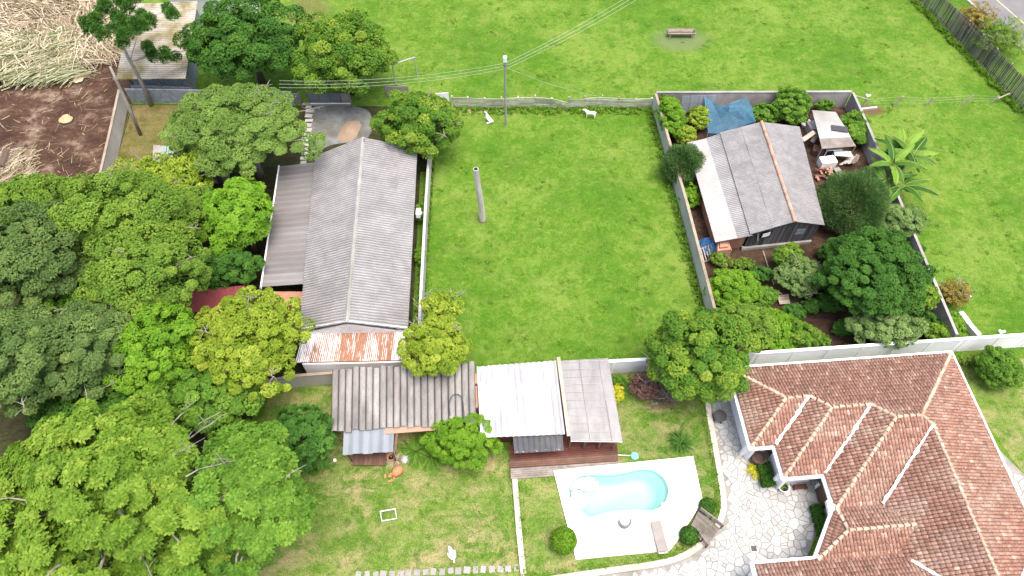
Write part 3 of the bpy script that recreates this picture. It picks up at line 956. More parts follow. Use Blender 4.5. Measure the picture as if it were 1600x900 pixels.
# ------------------------------------------------------------------ things on the deck
def placed(root, loc, rz):
    root.location = loc
    root.rotation_euler = (0, 0, rz)
def local_thing(name, label, cat, loc, rz, group=None):
    t = thing(name, label, cat, loc, group)
    t.rotation_euler = (0, 0, rz)
    PW[t.name] = Matrix.Identity(4)          # children are given in the thing's own coordinates
    return t
lp = (at(1016, 823, DZ) + at(1036, 823, DZ)) / 2
la, lb = at(1024, 819, DZ), at(1034, 861, DZ)
dl = (lb - la)
lounge = local_thing('sun_lounger', 'taupe padded sun lounger with pale frame at the corner of the pool deck', 'lounger', (la + lb) / 2, math.atan2(dl.y, dl.x))
MB().box((0, 0, 0.26), (2.05, 0.72, 0.06)).build('frame', M['wood_pale'], lounge)
for sx in (-0.9, 0.9):
    for sy in (-0.3, 0.3):
        MB().box((sx, sy, 0.12), (0.06, 0.06, 0.23)).build('leg', M['wood_pale'], lounge)
MB().box((-0.36, 0, 0.335), (1.30, 0.70, 0.09)).build('seat_pad', M['taupe_fabric'], lounge)
MB().box((0.66, 0, 0.40), (0.72, 0.70, 0.09), m=Matrix.Rotation(-0.16, 3, 'Y')).build('backrest_pad', M['taupe_fabric'], lounge)
MB().bar((1.08, -0.28, 0.3), (1.08, 0.28, 0.3), 0.05, 0.05).bar((1.0, -0.28, 0.3), (1.08, -0.28, 0.3), 0.05, 0.05).bar((1.0, 0.28, 0.3), (1.08, 0.28, 0.3), 0.05, 0.05).build('handle', M['white_plastic'], lounge)
def deck_chair(label, px, py, rz):
    t = local_thing('deck_chair', label, 'chair', at(px, py, DZ), rz, 'white low chairs on the pool deck')
    MB().box((0, 0, 0.30), (0.55, 0.55, 0.05)).build('seat', M['white_plastic'], t)
    MB().box((0.34, 0, 0.58), (0.06, 0.55, 0.62), m=Matrix.Rotation(0.35, 3, 'Y')).build('backrest', M['white_plastic'], t)
    for sy in (-0.3, 0.3):
        MB().bar((-0.25, sy, 0.46), (0.36, sy, 0.46), 0.05, 0.04).build('armrest', M['white_plastic'], t)
        for sx in (-0.24, 0.24):
            MB().bar((sx, sy, 0.0), (sx, sy, 0.45), 0.045, 0.045).build('leg', M['white_plastic'], t)
deck_chair('white low chair standing alone by the round topiary end of the deck', 923, 843, -0.4)
deck_chair('white low chair behind the dark grey tub chair', 976, 845, -0.55)
deck_chair('white low chair nearest the sun lounger', 1003, 850, -0.45)
tub = local_thing('tub_chair', 'dark grey wicker tub chair with white cushion facing the pool', 'chair', at(975, 817, DZ), 0.15)
mb = MB()
seg = 14
vs_, fs = [], []
for i in range(seg + 1):
    a = math.pi * (0.92 + 1.16 * i / seg)
    hgt = 0.48 + 0.22 * math.sin(math.pi * i / seg)
    for r, z in ((0.42, 0.0), (0.46, hgt), (0.35, hgt), (0.34, 0.3)):
        vs_.append((math.cos(a) * r, math.sin(a) * r, z))
for i in range(seg):
    for k in range(3):
        fs.append((i * 4 + k, (i + 1) * 4 + k, (i + 1) * 4 + k + 1, i * 4 + k + 1))
mb.add(vs_, fs).build('shell', M['grey_wicker'], tub)
MB().lathe((0, 0, 0.0), [(0.36, 0.0), (0.38, 0.26), (0.36, 0.28)], 16).build('base', M['grey_wicker'], tub)
MB().lathe((0.03, 0.06, 0.28), [(0.32, 0.0), (0.36, 0.05), (0.33, 0.12), (0.1, 0.14)], 16).build('cushion', M['white_plastic'], tub)
tn = thing('pool_skimmer_net', 'pool net with pale pole and light blue head lying on the lawn edge', 'pool net', at(985, 712, 0.2))
MB().tube([at(944, 709.5, 0.34), at(985, 712, 0.24)], 0.03, 6).build('pole', M['white_plastic'], tn)
c = at(992, 712.5, 0.22)
MB().lathe(c, [(0.05, 0.05), (0.28, 0.02), (0.27, -0.03), (0.05, -0.04)], 12).build('net_head', M['pool_blue'], tn)

# wooden steps with railings
wb = [at(*zpx(*q), z) for q, z in (((1040, 445), 0.42), ((1195, 565), 0.30), ((1090, 700), 0.30), ((985, 548), 0.42))]
br = thing('wooden_steps', 'weathered wooden steps with rails leading from pool deck down to the patio', 'steps', (wb[0] + wb[2]) / 2)
npl = 12
for i in range(npl):
    t0, t1 = (i + 0.06) / npl, (i + 0.94) / npl
    for (s0, s1, dz) in ((0.0, 0.60, 0.06), (0.61, 1.0, -0.04)):
        a = wb[0].lerp(wb[3], t0).lerp(wb[1].lerp(wb[2], t0), s0)
        b = wb[0].lerp(wb[3], t0).lerp(wb[1].lerp(wb[2], t0), s1)
        a2 = wb[0].lerp(wb[3], t1).lerp(wb[1].lerp(wb[2], t1), s0)
        b2 = wb[0].lerp(wb[3], t1).lerp(wb[1].lerp(wb[2], t1), s1)
        w = (a2 - a).length
        MB().bar((a + a2) / 2 + Vector((0, 0, dz)), (b + b2) / 2 + Vector((0, 0, dz)), w, 0.06).build('plank', M['wood_grey'], br)
def rail(a, b, nposts):
    for i in range(nposts):
        p = a.lerp(b, i / (nposts - 1))
        MB().bar(p, p + Vector((0, 0, 0.85)), 0.08, 0.08).build('post', M['wood_brown'], br)
    for h in (0.45, 0.65, 0.86):
        MB().bar(a + Vector((0, 0, h)), b + Vector((0, 0, h)), 0.09, 0.05).build('rail', M['wood_grey'], br)
rail(wb[0] + Vector((0, 0, 0.02)), wb[1] + Vector((0, 0, 0.02)), 3)
rail(wb[3].lerp(wb[2], 0.42), wb[2], 3)

# ================================================================== corrugated roofs
def sheet_roof(parent, A, B_, C, D, n_al, n_co, waves, amp, mat, name='roof_sheet', jit=0.006, prof='sine', th=0.02, overlap=0.08, mats=None, gap=0.0, rag=0.0):
    """A-B eave, D-C ridge; sheets run up the slope, ribs too"""
    A, B_, C, D = Vector(A), Vector(B_), Vector(C), Vector(D)
    nr = (B_ - A).cross(D - A).normalized()
    if nr.z < 0:
        nr = -nr
    def pt(u, s):
        return A.lerp(B_, u).lerp(D.lerp(C, u), s)
    seg = waves * 6 if prof == 'sine' else waves * 8
    S = (D - A).length
    for ci in range(n_co):
        s0, s1 = ci / n_co, (ci + 1) / n_co
        if ci < n_co - 1:
            s1 += overlap / S
        for k in range(n_al):
            u0, u1 = (k + gap) / n_al, (k + 1 - gap) / n_al
            j0, j1 = random.uniform(-jit, jit), random.uniform(-jit, jit)
            sa = s0 - (random.uniform(0, rag) / S if ci == 0 else 0)
            sb = s1 + (random.uniform(0, rag) / S if ci == n_co - 1 else 0)
            top = []
            for row, s_ in enumerate((sa, sb)):
                for q in range(seg + 1):
                    ph = q / seg * waves
                    if prof == 'sine':
                        h = amp * math.cos(2 * math.pi * ph)
                    elif prof == 'box':
                        x = ph % 1.0
                        h = amp * (1 if 0.12 < x < 0.32 else (0.1 if x > 0.42 or x < 0.02 else 0.55))
                    else:                       # broad flat crest between narrow grooves
                        x = ph % 1.0
                        h = amp * (1 - 2 * abs(2 * x - 1) ** 4)
                    lift = 0.035 * (1 - row) * (1 if ci < n_co and n_co > 1 else 0) + (j0 if row == 0 else j1) + (k % 2) * 0.006
                    top.append(pt(u0 + (u1 - u0) * q / seg, s_) + nr * (h + lift))
            bot = [p - nr * th for p in top]
            m = seg + 1
            vs_ = top + bot
            o_ = 2 * m
            fs = []
            for q in range(seg):
                fs += [(q, q + 1, m + q + 1, m + q), (o_ + q, o_ + m + q, o_ + m + q + 1, o_ + q + 1), (q, o_ + q, o_ + q + 1, q + 1), (m + q, m + q + 1, o_ + m + q + 1, o_ + m + q)]
            fs += [(0, m, o_ + m, o_), (seg, o_ + seg, o_ + m + seg, m + seg)]
            mm = mats[k % len(mats)] if mats else mat
            ob = MB().add(vs_, fs).build(name, mm, parent)
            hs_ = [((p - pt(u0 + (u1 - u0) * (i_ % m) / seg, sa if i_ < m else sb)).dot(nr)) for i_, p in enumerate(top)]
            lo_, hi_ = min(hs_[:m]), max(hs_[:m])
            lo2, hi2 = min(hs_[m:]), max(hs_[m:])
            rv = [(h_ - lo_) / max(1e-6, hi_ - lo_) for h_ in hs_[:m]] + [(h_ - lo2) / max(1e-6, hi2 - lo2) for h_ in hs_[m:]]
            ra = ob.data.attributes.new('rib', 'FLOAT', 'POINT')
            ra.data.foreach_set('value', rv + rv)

def V(x, y, z):
    return Vector((x, y, z))

# ------------------------------------------------------------------ long house
lh = thing('long_house', 'long house under a grey corrugated gable roof beside the mown paddock', 'house', (-12.7, 36, 0))
LS, LN = V(-12.25, 26.5, 4.5), V(-13.2, 45.4, 4.5)
eSE, eNE, eSW, eNW = V(-7.95, 26.75, 3.0), V(-8.55, 45.5, 3.0), V(-16.15, 26.6, 3.0), V(-17.65, 44.6, 3.0)
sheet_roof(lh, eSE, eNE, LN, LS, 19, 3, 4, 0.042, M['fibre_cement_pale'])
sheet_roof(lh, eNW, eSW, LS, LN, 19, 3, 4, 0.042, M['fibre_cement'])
def ridge_caps(a, b, parent, n, mat, w=0.28, name='ridge_cap'):
    for i in range(n):
        p, q = a.lerp(b, i / n), a.lerp(b, (i + 1.06) / n)
        z = Vector((0, 0, 0.055 + 0.012 * (i % 2)))
        d = (q - p).normalized()
        x = d.cross(Vector((0, 0, 1))).normalized() * w
        dn = Vector((0, 0, -0.09))
        MB().add([p + z - x + dn, p + z - x * 0.35, p + z + x * 0.35, p + z + x + dn, q + z - x + dn, q + z - x * 0.35, q + z + x * 0.35, q + z + x + dn], [(0, 4, 5, 1), (1, 5, 6, 2), (2, 6, 7, 3), (0, 1, 2, 3), (7, 6, 5, 4)]).build(name, mat, parent)
ridge_caps(LS, LN, lh, 17, M['concrete'], 0.17)
MB().prism([(-8.35, 27.2), (-8.95, 45.1), (-17.2, 44.2), (-15.8, 27.0)], 0, 2.86).build('wall', M['white_paint'], lh)
gb = MB().add([V(-15.75, 26.95, 2.86), V(-8.4, 27.1, 2.86), V(-12.25, 26.95, 4.36), V(-15.75, 27.1, 2.86), V(-8.4, 27.25, 2.86), V(-12.25, 27.1, 4.36)], [(0, 1, 2), (5, 4, 3), (0, 2, 5, 3), (1, 4, 5, 2)])
gb.build('gable', M['white_paint'], lh)
MB().add([V(-15.7, 26.56, 2.62), V(-8.35, 26.68, 2.62), V(-8.35, 26.68, 2.86), V(-12.25, 26.46, 4.28), V(-15.7, 26.56, 2.86), V(-15.7, 26.62, 2.62), V(-8.35, 26.74, 2.62), V(-8.35, 26.74, 2.86), V(-12.25, 26.52, 4.28), V(-15.7, 26.62, 2.86)], [(0, 1, 2, 3, 4), (9, 8, 7, 6, 5), (0, 5, 6, 1), (1, 6, 7, 2), (4, 9, 5, 0)]).build('gable_board', M['white_plastic'], lh)
MB().bar(V(-16.1, 26.78, 2.98), V(-12.25, 26.66, 4.40), 0.06, 0.18).build('bargeboard', M['white_plastic'], lh)
MB().bar(V(-8.0, 26.9, 2.98), V(-12.25, 26.66, 4.40), 0.06, 0.18).build('bargeboard', M['white_plastic'], lh)
bar_n = MB().bar(V(-8.6, 45.35, 2.92), V(-13.2, 45.3, 4.38), 0.06, 0.16).bar(V(-17.6, 44.5, 2.92), V(-13.2, 45.3, 4.38), 0.06, 0.16)
bar_n.build('bargeboard', M['wood_grey'], lh)
# side lean-to of stained sheet metal
sheet_roof(lh, V(-20.9, 44.0, 2.35), V(-20.05, 31.05, 2.35), V(-16.3, 31.0, 2.9), V(-17.5, 44.0, 2.9), 11, 1, 2, 0.014, M['stained_metal'], 'lean_to_sheet', 0.006, 'box')
MB().bar(V(-20.98, 44.1, 2.30), V(-20.1, 30.95, 2.30), 0.12, 0.16).build('gutter', M['white_paint'], lh)
for k in range(5):
    p = V(-20.75, 43.6, 0).lerp(V(-19.95, 31.3, 0), k / 4)
    MB().bar(p, p + V(0, 0, 2.3), 0.14, 0.14).build('post', M['wood_brown'], lh)
MB().prism([(-19.6, 30.9), (-16.2, 30.9), (-16.2, 29.6), (-19.2, 29.6)], 0, 1.9).build('brick_annexe', M['brick'], lh)
# rusted porch at the near gable
rs_ = [M['rust_white'], M['rust_half'], M['rust_half'], M['rust_bare'], M['rust_bare'], M['rust_half'], M['rust_bare'], M['rust_white']]
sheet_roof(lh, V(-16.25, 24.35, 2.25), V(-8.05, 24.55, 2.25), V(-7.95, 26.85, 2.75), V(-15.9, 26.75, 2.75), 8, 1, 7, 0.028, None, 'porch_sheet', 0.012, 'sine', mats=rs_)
MB().prism([(-15.75, 24.42), (-8.3, 24.62), (-8.3, 24.46), (-15.75, 24.26)], 0.3, 2.07).build('porch_wall', M['white_paint'], lh)
MB().prism([(-16.2, 24.85), (-15.75, 24.85), (-15.75, 26.9), (-16.2, 26.9)], 0, 1.6).build('side_wall', M['brick'], lh)
MB().bar(V(-16.25, 24.38, 2.15), V(-8.05, 24.58, 2.15), 0.05, 0.10).build('fascia', M['rust_bare'], lh)
MB().box((-8.1, 38.9, 2.0), (0.35, 0.7, 0.5)).lathe((-7.92, 38.9, 2.0), [(0.16, -0.01), (0.16, 0.03)], 10).build('air_conditioner', M['white_plastic'], lh)
MB().tube([V(-13.0, 44.9, 4.5), V(-13.0, 44.9, 5.0)], 0.05).build('vent_pipe', M['grey_metal'], lh)

# ------------------------------------------------------------------ channel-roofed shed
cs = thing('garden_shed', 'low shed with weathered grey-brown channel roofing and a blue-grey awning', 'shed', (-8, 21, 0))
cNW, cNE, cSE, cSW = V(-13.2, 23.3, 3.0), V(-2.75, 23.9, 3.0), V(-2.55, 19.6, 2.45), V(-12.8, 18.85, 2.45)
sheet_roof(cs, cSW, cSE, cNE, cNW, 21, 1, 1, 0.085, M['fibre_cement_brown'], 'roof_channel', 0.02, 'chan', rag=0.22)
MB().prism([(-12.5, 19.4), (-3.0, 20.1), (-3.1, 23.3), (-12.7, 22.8)], 0, 2.38).build('wall', M['brick'], cs)
MB().bar(V(-9.0, 18.95, 2.28), V(-5.2, 19.25, 2.28), 0.55, 0.08).build('brick_ledge', M['ridge_clay'], cs)
sheet_roof(cs, V(-11.85, 17.35, 1.95), V(-8.35, 17.55, 1.95), V(-8.35, 19.2, 2.32), V(-11.9, 18.95, 2.32), 5, 1, 1, 0.03, M['zinc'], 'awning_sheet', 0.008, 'sine', rag=0.1)
MB().bar(V(-8.2, 17.6, 1.9), V(-8.15, 19.2, 2.2), 0.16, 0.10).build('awning_rafter', M['wood_brown'], cs)
for q in range(14):
    x = -11.4 + q * 0.172
    MB().box((x, 17.55, 0.3 + random.uniform(-0.01, 0.01)), (0.15, 0.9, 0.06), 0.03).build('porch_board', M['wood_brown'], cs)
MB().box((-10.25, 17.6, 0.14), (2.3, 0.7, 0.26), 0.03).build('porch_base', M['wood_brown'], cs)
for x in (-11.6, -8.4):
    MB().bar(V(x, 17.5, 0), V(x, 17.5, 1.9), 0.1, 0.1).build('post', M['wood_brown'], cs)
hs = smooth_path([V(-4.4, 19.9, 2.72), V(-4.5, 20.8, 2.86), V(-4.2, 21.4, 2.95), V(-3.7, 21.3, 2.94), V(-3.5, 20.7, 2.85), V(-3.4, 19.8, 2.72)], 6)
tag(MB().tube(hs, 0.035, 6).build('hose', M['dark_metal']), 'dark looped hose lying on the grey-brown channel roof', 'hose')

# ------------------------------------------------------------------ pool pavilion
pv = thing('pool_pavilion', 'open wooden pool pavilion half roofed in white corrugated sheet, half in translucent panels', 'pavilion', (3, 20.5, 0))
sheet_roof(pv, V(-2.2, 18.3, 2.55), V(3.72, 18.55, 2.55), V(3.25, 24.2, 2.85), V(-2.6, 23.7, 2.85), 7, 2, 2, 0.055, M['fibre_cement_white'], 'roof_sheet', 0.012)
MB().bar(V(3.45, 24.45, 2.92), V(3.98, 18.4, 2.62), 0.26, 0.10).build('roof_beam', M['wood_pale'], pv)
pA, pB, pC, pD = V(4.12, 18.1, 2.50), V(7.72, 18.05, 2.50), V(7.15, 24.4, 2.82), V(3.62, 24.2, 2.82)
for k, (u0, u1) in enumerate(((0.0, 0.38), (0.385, 0.80), (0.805, 1.0))):
    a, b = pA.lerp(pB, u0), pA.lerp(pB, u1)
    c, d = pD.lerp(pC, u1), pD.lerp(pC, u0)
    z = V(0, 0, 0.02 * k)
    t_ = V(0, 0, -0.012)
    MB().add([a + z, b + z, c + z, d + z, a + z + t_, b + z + t_, c + z + t_, d + z + t_], [(0, 1, 2, 3), (7, 6, 5, 4), (0, 4, 5, 1), (1, 5, 6, 2), (2, 6, 7, 3), (3, 7, 4, 0)]).build('translucent_panel', M['polycarbonate'], pv)
for k in range(11):
    s_ = (k + 0.12) / 10.4
    a, b = pA.lerp(pD, s_), pB.lerp(pC, s_)
    MB().bar(a.lerp(b, 0.01) + V(0, 0, 0.05), b.lerp(a, 0.02 if k % 3 else 0.22) + V(0, 0, 0.05), 0.03, 0.012).build('batten', M['white_sheet'], pv)
for u in (0.385, 0.805):
    MB().bar(pA.lerp(pB, u) + V(0, -0.05, 0.06), pD.lerp(pC, u) + V(0, 0, 0.06), 0.05, 0.03).build('joint_strip', M['concrete'], pv)
MB().bar(pA + V(0, 0.03, -0.08), pB + V(0, 0.03, -0.08), 0.08, 0.1).build('front_beam', M['white_paint'], pv)
for k in range(4):
    p = V(4.15, 18.35, 0).lerp(V(7.3, 18.3, 0), k / 3)
    MB().bar(p, p + V(0, 0, 2.42), 0.13, 0.13).build('post', M['wood_brown'], pv)
for k in range(2):
    p = V(3.9, 23.9, 0).lerp(V(6.9, 24.0, 0), k)
    MB().bar(p, p + V(0, 0, 2.7), 0.13, 0.13).build('post', M['wood_brown'], pv)
MB().prism([(-1.9, 18.9), (3.6, 19.05), (3.1, 23.9), (-2.3, 23.4)], 0.0, 2.42).build('cabin_wall', M['wood_red'], pv)
sheet_roof(pv, V(0.18, 17.35, 2.05), V(3.62, 17.55, 2.05), V(3.55, 18.75, 2.40), V(0.05, 18.6, 2.40), 3, 1, 3, 0.02, M['black_sheet'], 'awning_sheet', 0.008)
for k in range(9):
    p = V(0.2, 17.38, 2.09).lerp(V(3.6, 17.57, 2.09), random.random())
    MB().box(p + V(0, random.uniform(0, 0.12), 0.0), (random.uniform(0.06, 0.3), 0.05, 0.02), random.uniform(-0.3, 0.3)).build('paint_fleck', M['white_sheet'], pv)
for k in range(11):
    y = 16.95 + 0.155 * k
    x0 = -0.15 - 0.002 * k
    MB().bar(V(x0 + 0.0, y, 0.42), V(7.65, y + 0.52, 0.42), 0.14, 0.05).build('deck_board', M['wood_red'] if k > 3 else M['wood_brown'], pv)
for k in range(5):
    y = 16.18 + 0.155 * k
    MB().bar(V(-0.1, y, 0.26), V(7.55, y + 0.52, 0.26), 0.14, 0.05).build('step_board', M['wood_grey'], pv)
MB().prism([(-0.1, 16.2), (7.5, 16.7), (7.6, 18.9), (-0.1, 18.5)], 0.0, 0.22).build('deck_base', M['wood_brown'], pv)
MB().prism([(3.8, 18.4), (7.5, 18.7), (7.0, 24.1), (3.3, 23.9)], 0.1, 0.38).build('pavilion_floor', M['wood_red'], pv)
# brick bit between the two roofs
tag(MB().prism([(-2.72, 20.6), (-2.45, 20.6), (-2.55, 22.3), (-2.85, 22.3)], 0, 2.5).prism([(-3.0, 22.4), (-2.4, 22.4), (-2.4, 23.2), (-3.0, 23.2)], 0, 2.7).build('party_wall', M['brick']), 'short bare brick wall in the gap between grey shed and white pavilion roof', 'wall')

# ------------------------------------------------------------------ shed in the walled vegetable plot
vs1 = thing('timber_shed', 'dark timber shed under grey corrugated roof inside the walled vegetable plot', 'shed', (22, 42, 0))
RS, RN = V(23.4, 36.6, 3.7), V(22.85, 48.2, 3.7)
sheet_roof(vs1, V(26.3, 37.0, 2.7), V(26.75, 48.6, 2.7), RN, RS, 11, 2, 6, 0.018, M['fibre_cement_fine'])
sheet_roof(vs1, V(19.2, 47.75, 2.8), V(19.85, 35.95, 2.8), RS, RN, 11, 2, 6, 0.018, M['fibre_cement_fine'])
sheet_roof(vs1, V(17.85, 47.35, 2.45), V(18.75, 35.8, 2.45), V(20.05, 35.9, 2.74), V(19.3, 47.7, 2.74), 10, 1, 6, 0.014, M['fibre_cement'], 'side_sheet')
sheet_roof(vs1, V(16.2, 47.15, 2.12), V(17.05, 35.65, 2.12), V(18.85, 35.8, 2.50), V(17.95, 47.3, 2.50), 10, 1, 6, 0.014, M['white_sheet'], 'pale_side_sheet')
for i in range(30):
    p, q = RS.lerp(RN, i / 30), RS.lerp(RN, (i + 1.08) / 30)
    MB().tube([p + V(0, 0, 0.03), q + V(0, 0, 0.07)], [0.15, 0.13], 8).build('ridge_tile', M['ridge_clay'], vs1)
npk = 30
for i in range(npk):
    x = 20.1 + (26.1 - 20.1) * i / npk
    top = 3.5 - abs(x - 23.4) * 0.31 - 0.1
    y = 36.55 + (x - 20.1) * 0.13
    MB().box((x + 0.1, y + random.uniform(-0.012, 0.012), (top + 0.35) / 2), (0.185, 0.05, top - 0.35), 0.13).build('plank', M['wood_dark'], vs1)
MB().prism([(17.5, 36.4), (20.0, 36.7), (19.5, 47.0), (16.7, 46.6)], 0, 2.1).build('brick_wall', M['brick'], vs1)
MB().prism([(19.9, 36.9), (26.0, 37.6), (26.2, 48.0), (19.4, 47.2)], 0.3, 2.62).build('timber_wall', M['wood_dark'], vs1)
MB().prism([(19.9, 36.3), (26.1, 37.1), (26.1, 37.35), (19.9, 36.6)], 0, 0.32).build('plinth', M['concrete'], vs1)
wn_ = MB().box((21.55, 36.65, 1.9), (0.9, 0.06, 0.8), 0.13).build('window', M['dark_glass'], vs1)
MB().box((21.5, 36.5, 2.05), (0.7, 0.03, 0.5), 0.3).build('torn_sheet', M['white_plastic'], wn_)
MB().box((24.6, 37.08, 1.75), (0.8, 0.06, 0.7), 0.13).build('window', M['blue_wall'], vs1)
MB().bar(V(20.75, 36.5, 2.3), V(20.95, 36.4, 1.4), 0.16, 0.04).build('loose_board', M['wood_pale'], vs1)
tag(MB().prism([(17.3, 35.2), (18.5, 35.35), (18.4, 36.3), (17.5, 36.25)], 0, 1.55).prism([(18.4, 35.5), (18.7, 35.6), (18.6, 36.2), (18.4, 36.2)], 0, 1.1).prism([(17.5, 35.4), (18.2, 35.5), (18.2, 36.1), (17.6, 36.0)], 1.5, 1.75).build('brick_oven', M['brick']), 'crumbling brick stack against the near end of the timber shed', 'brick stack')
bp = local_thing('pallet', 'grey wooden pallet leaning on blue tarpaulin beside the concrete wall', 'pallet', at(1103, 401, 0), 0.35)
for k in range(5):
    MB().bar((-0.5 + 0.25 * k, -0.55, 0.12), (-0.5 + 0.25 * k, 0.5, 0.85), 0.1, 0.03).build('slat', M['wood_pale'], bp)
for y, z in ((-0.5, 0.10), (0.45, 0.77)):
    MB().bar((-0.6, y, z), (0.6, y, z), 0.09, 0.09).build('bearer', M['wood_grey'], bp)
tp = at(1110, 393, 0)
mb = MB()
g = 7
vv, ff = [], []
for i in range(g):
    for j in range(g):
        vv.append((tp.x - 0.9 + 2.0 * i / (g - 1), tp.y - 0.6 + 1.7 * j / (g - 1), 0.75 + 0.25 * math.sin(i * 1.7 + j) + random.uniform(-0.08, 0.08) - (0.6 if i in (0, g - 1) or j in (0, g - 1) else 0)))
for i in range(g - 1):
    for j in range(g - 1):
        ff.append((i * g + j, (i + 1) * g + j, (i + 1) * g + j + 1, i * g + j + 1))
tag(mb.add(vv, ff).build('blue_tarpaulin', M['blue_plastic']), 'crumpled blue tarpaulin over a heap beside the brick stack', 'tarpaulin')

# netting over the seed bed, glazed frames against the back wall
net_px = [(1100, 152, 2.2), (1122, 168, 1.3), (1140, 162, 1.9), (1166, 153, 2.3), (1176, 172, 1.6), (1180, 190, 1.2), (1150, 201, 1.1), (1128, 210, 1.0), (1106, 209, 0.6), (1103, 185, 1.2)]
cN = Vector((sum(at(*q).x for q in net_px) / 10, sum(at(*q).y for q in net_px) / 10, 1.75))
ringp = [at(*q) for q in net_px]
vv, ff = [cN], []
nn = len(ringp)
for lv in (0.35, 0.7, 1.0):
    for k, p in enumerate(ringp):
        q = cN.lerp(p, lv)
        q.z += (-0.3 * math.sin(lv * math.pi) if k % 2 else 0.12) + random.uniform(-0.08, 0.08)
        vv.append(q)
for k in range(nn):
    ff.append((0, 1 + k, 1 + (k + 1) % nn))
    for lv in range(2):
        a = 1 + lv * nn
        ff.append((a + k, a + nn + k, a + nn + (k + 1) % nn, a + (k + 1) % nn))
base = 1 + 2 * nn
for k, p in enumerate(ringp):
    vv.append(V(p.x, p.y, 0.05))
b2 = len(vv) - nn
for k in range(nn):
    ff.append((base + k, b2 + k, b2 + (k + 1) % nn, base + (k + 1) % nn))
netr = thing('shade_net', 'blue shade net draped over poles by the back wall of the vegetable plot', 'net', (cN.x, cN.y, 0))
MB().add(vv, ff).build('net', M['blue_net'], netr)
for k in (0, 3, 5, 8):
    p = ringp[k]
    MB().tube([V(p.x, p.y, 0), p + V(0, 0, 0.12)], 0.035, 6).build('pole', M['wood_pale'], netr)
fr0, fr1, h0, h1 = V(16.6, 53.6, 0.5), V(20.0, 53.75, 0.5), 0.4, 2.1
gfr = thing('glazed_frame', 'old grey glazed frame of eight panes leaning on the back wall', 'window frame', V(18.3, 53.5, 0))
for i in range(4):
    for j in range(2):
        a = fr0.lerp(fr1, (i + 0.03) / 4)
        b = fr0.lerp(fr1, (i + 0.97) / 4)
        zl, zh = h0 + (h1 - h0) * (j + 0.03) / 2, h0 + (h1 - h0) * (j + 0.97) / 2
        off = lambda z: V(0, -0.7 + 0.55 * (z - h0) / (h1 - h0), 0)
        c4 = [V(a.x, a.y, zl) + off(zl), V(b.x, b.y, zl) + off(zl), V(b.x, b.y, zh) + off(zh), V(a.x, a.y, zh) + off(zh)]
        MB().add(c4 + [p + V(0, 0.03, 0) for p in c4], [(0, 1, 2, 3), (7, 6, 5, 4), (0, 4, 5, 1), (1, 5, 6, 2), (2, 6, 7, 3), (3, 7, 4, 0)]).build('pane', M['zinc'], gfr)

# ------------------------------------------------------------------ junk behind the timber shed
jr = thing('scrap_shelter', 'flat scrap shelter of pale boards and one dark sheet behind the timber shed', 'shelter', at(1305, 205, 0))
q4 = [at(1269, 172, 2.0), at(1306, 175, 2.0), at(1337, 228, 1.8), at(1284, 232, 1.8)]
for k in range(4):
    a, b = q4[0].lerp(q4[3], k / 4), q4[0].lerp(q4[3], (k + 1.05) / 4)
    d, c = q4[1].lerp(q4[2], k / 4), q4[1].lerp(q4[2], (k + 1.05) / 4)
    z = V(0, 0, 0.03 * (k % 2) + (0.05 if k == 2 else 0))
    t_ = V(0, 0, -0.04)
    MB().add([a + z, b + z, c + z, d + z, a + z + t_, b + z + t_, c + z + t_, d + z + t_], [(0, 1, 2, 3), (7, 6, 5, 4), (0, 4, 5, 1), (1, 5, 6, 2), (2, 6, 7, 3), (3, 7, 4, 0)]).build('roof_panel', [M['concrete'], M['concrete'], M['white_sheet'], M['wood_grey']][k], jr)
dk = at(1312, 201, 2.03)
MB().box(dk, (1.5, 0.7, 0.05), -0.2).build('dark_sheet', M['dark_metal'], jr)
for p in (q4[0], q4[1], q4[2], q4[3]):
    MB().bar(V(p.x, p.y, 0), p - V(0, 0, 0.06), 0.09, 0.09).build('post', M['wood_grey'], jr)
def board(label, a, b, w, mat, th=0.05, cat='board', name='loose_board'):
    return tag(MB().bar(a, b, w, th).build(name, mat), label, cat)
board('pale plank leaning from the timber shed eave towards the scrap heap', at(1254, 219, 1.2), at(1273, 206, 1.5), 0.45, M['wood_pale'])
board('grey slatted board leaning beside the pale plank', at(1269, 222, 0.8), at(1277, 209, 1.4), 0.4, M['wood_grey'])
def gp0(px, py, h):      # foot of a thing whose top shows at (px, py)
    p = at(px, py, h)
    return V(p.x, p.y, 0)
def crate(label, px, py, sx, sy, sz, rz, mat, z=0.0):
    t = local_thing('box_crate', label, 'crate', gp0(px, py, sz), rz, 'crates in the scrap yard')
    w = 0.04
    MB().box((0, 0, w / 2), (sx, sy, w)).build('bottom', mat, t)
    for s in (-1, 1):
        MB().box((s * (sx / 2 - w / 2), 0, sz / 2 + w), (w, sy, sz)).build('side', mat, t)
        MB().box((0, s * (sy / 2 - w / 2), sz / 2 + w), (sx - 2 * w, w, sz)).build('side', mat, t)
    MB().box((0.0, 0, sz + w + 0.03), (sx * 0.98, sy * 0.98, 0.04), 0.02).build('lid', mat, t)
crate('white topped crate lying nearest the banana plants', 1294, 250, 1.5, 0.9, 0.7, 0.15, M['white_paint'])
crate('pale rusty crate tucked under the near left corner of the flat shelter', 1272, 196, 1.1, 1.1, 0.8, 0.2, M['concrete_pale'])
crate('brown wooden crate open on the soil in the middle of the scrap yard', 1279, 233, 1.0, 0.9, 0.6, -0.3, M['wood_brown'])
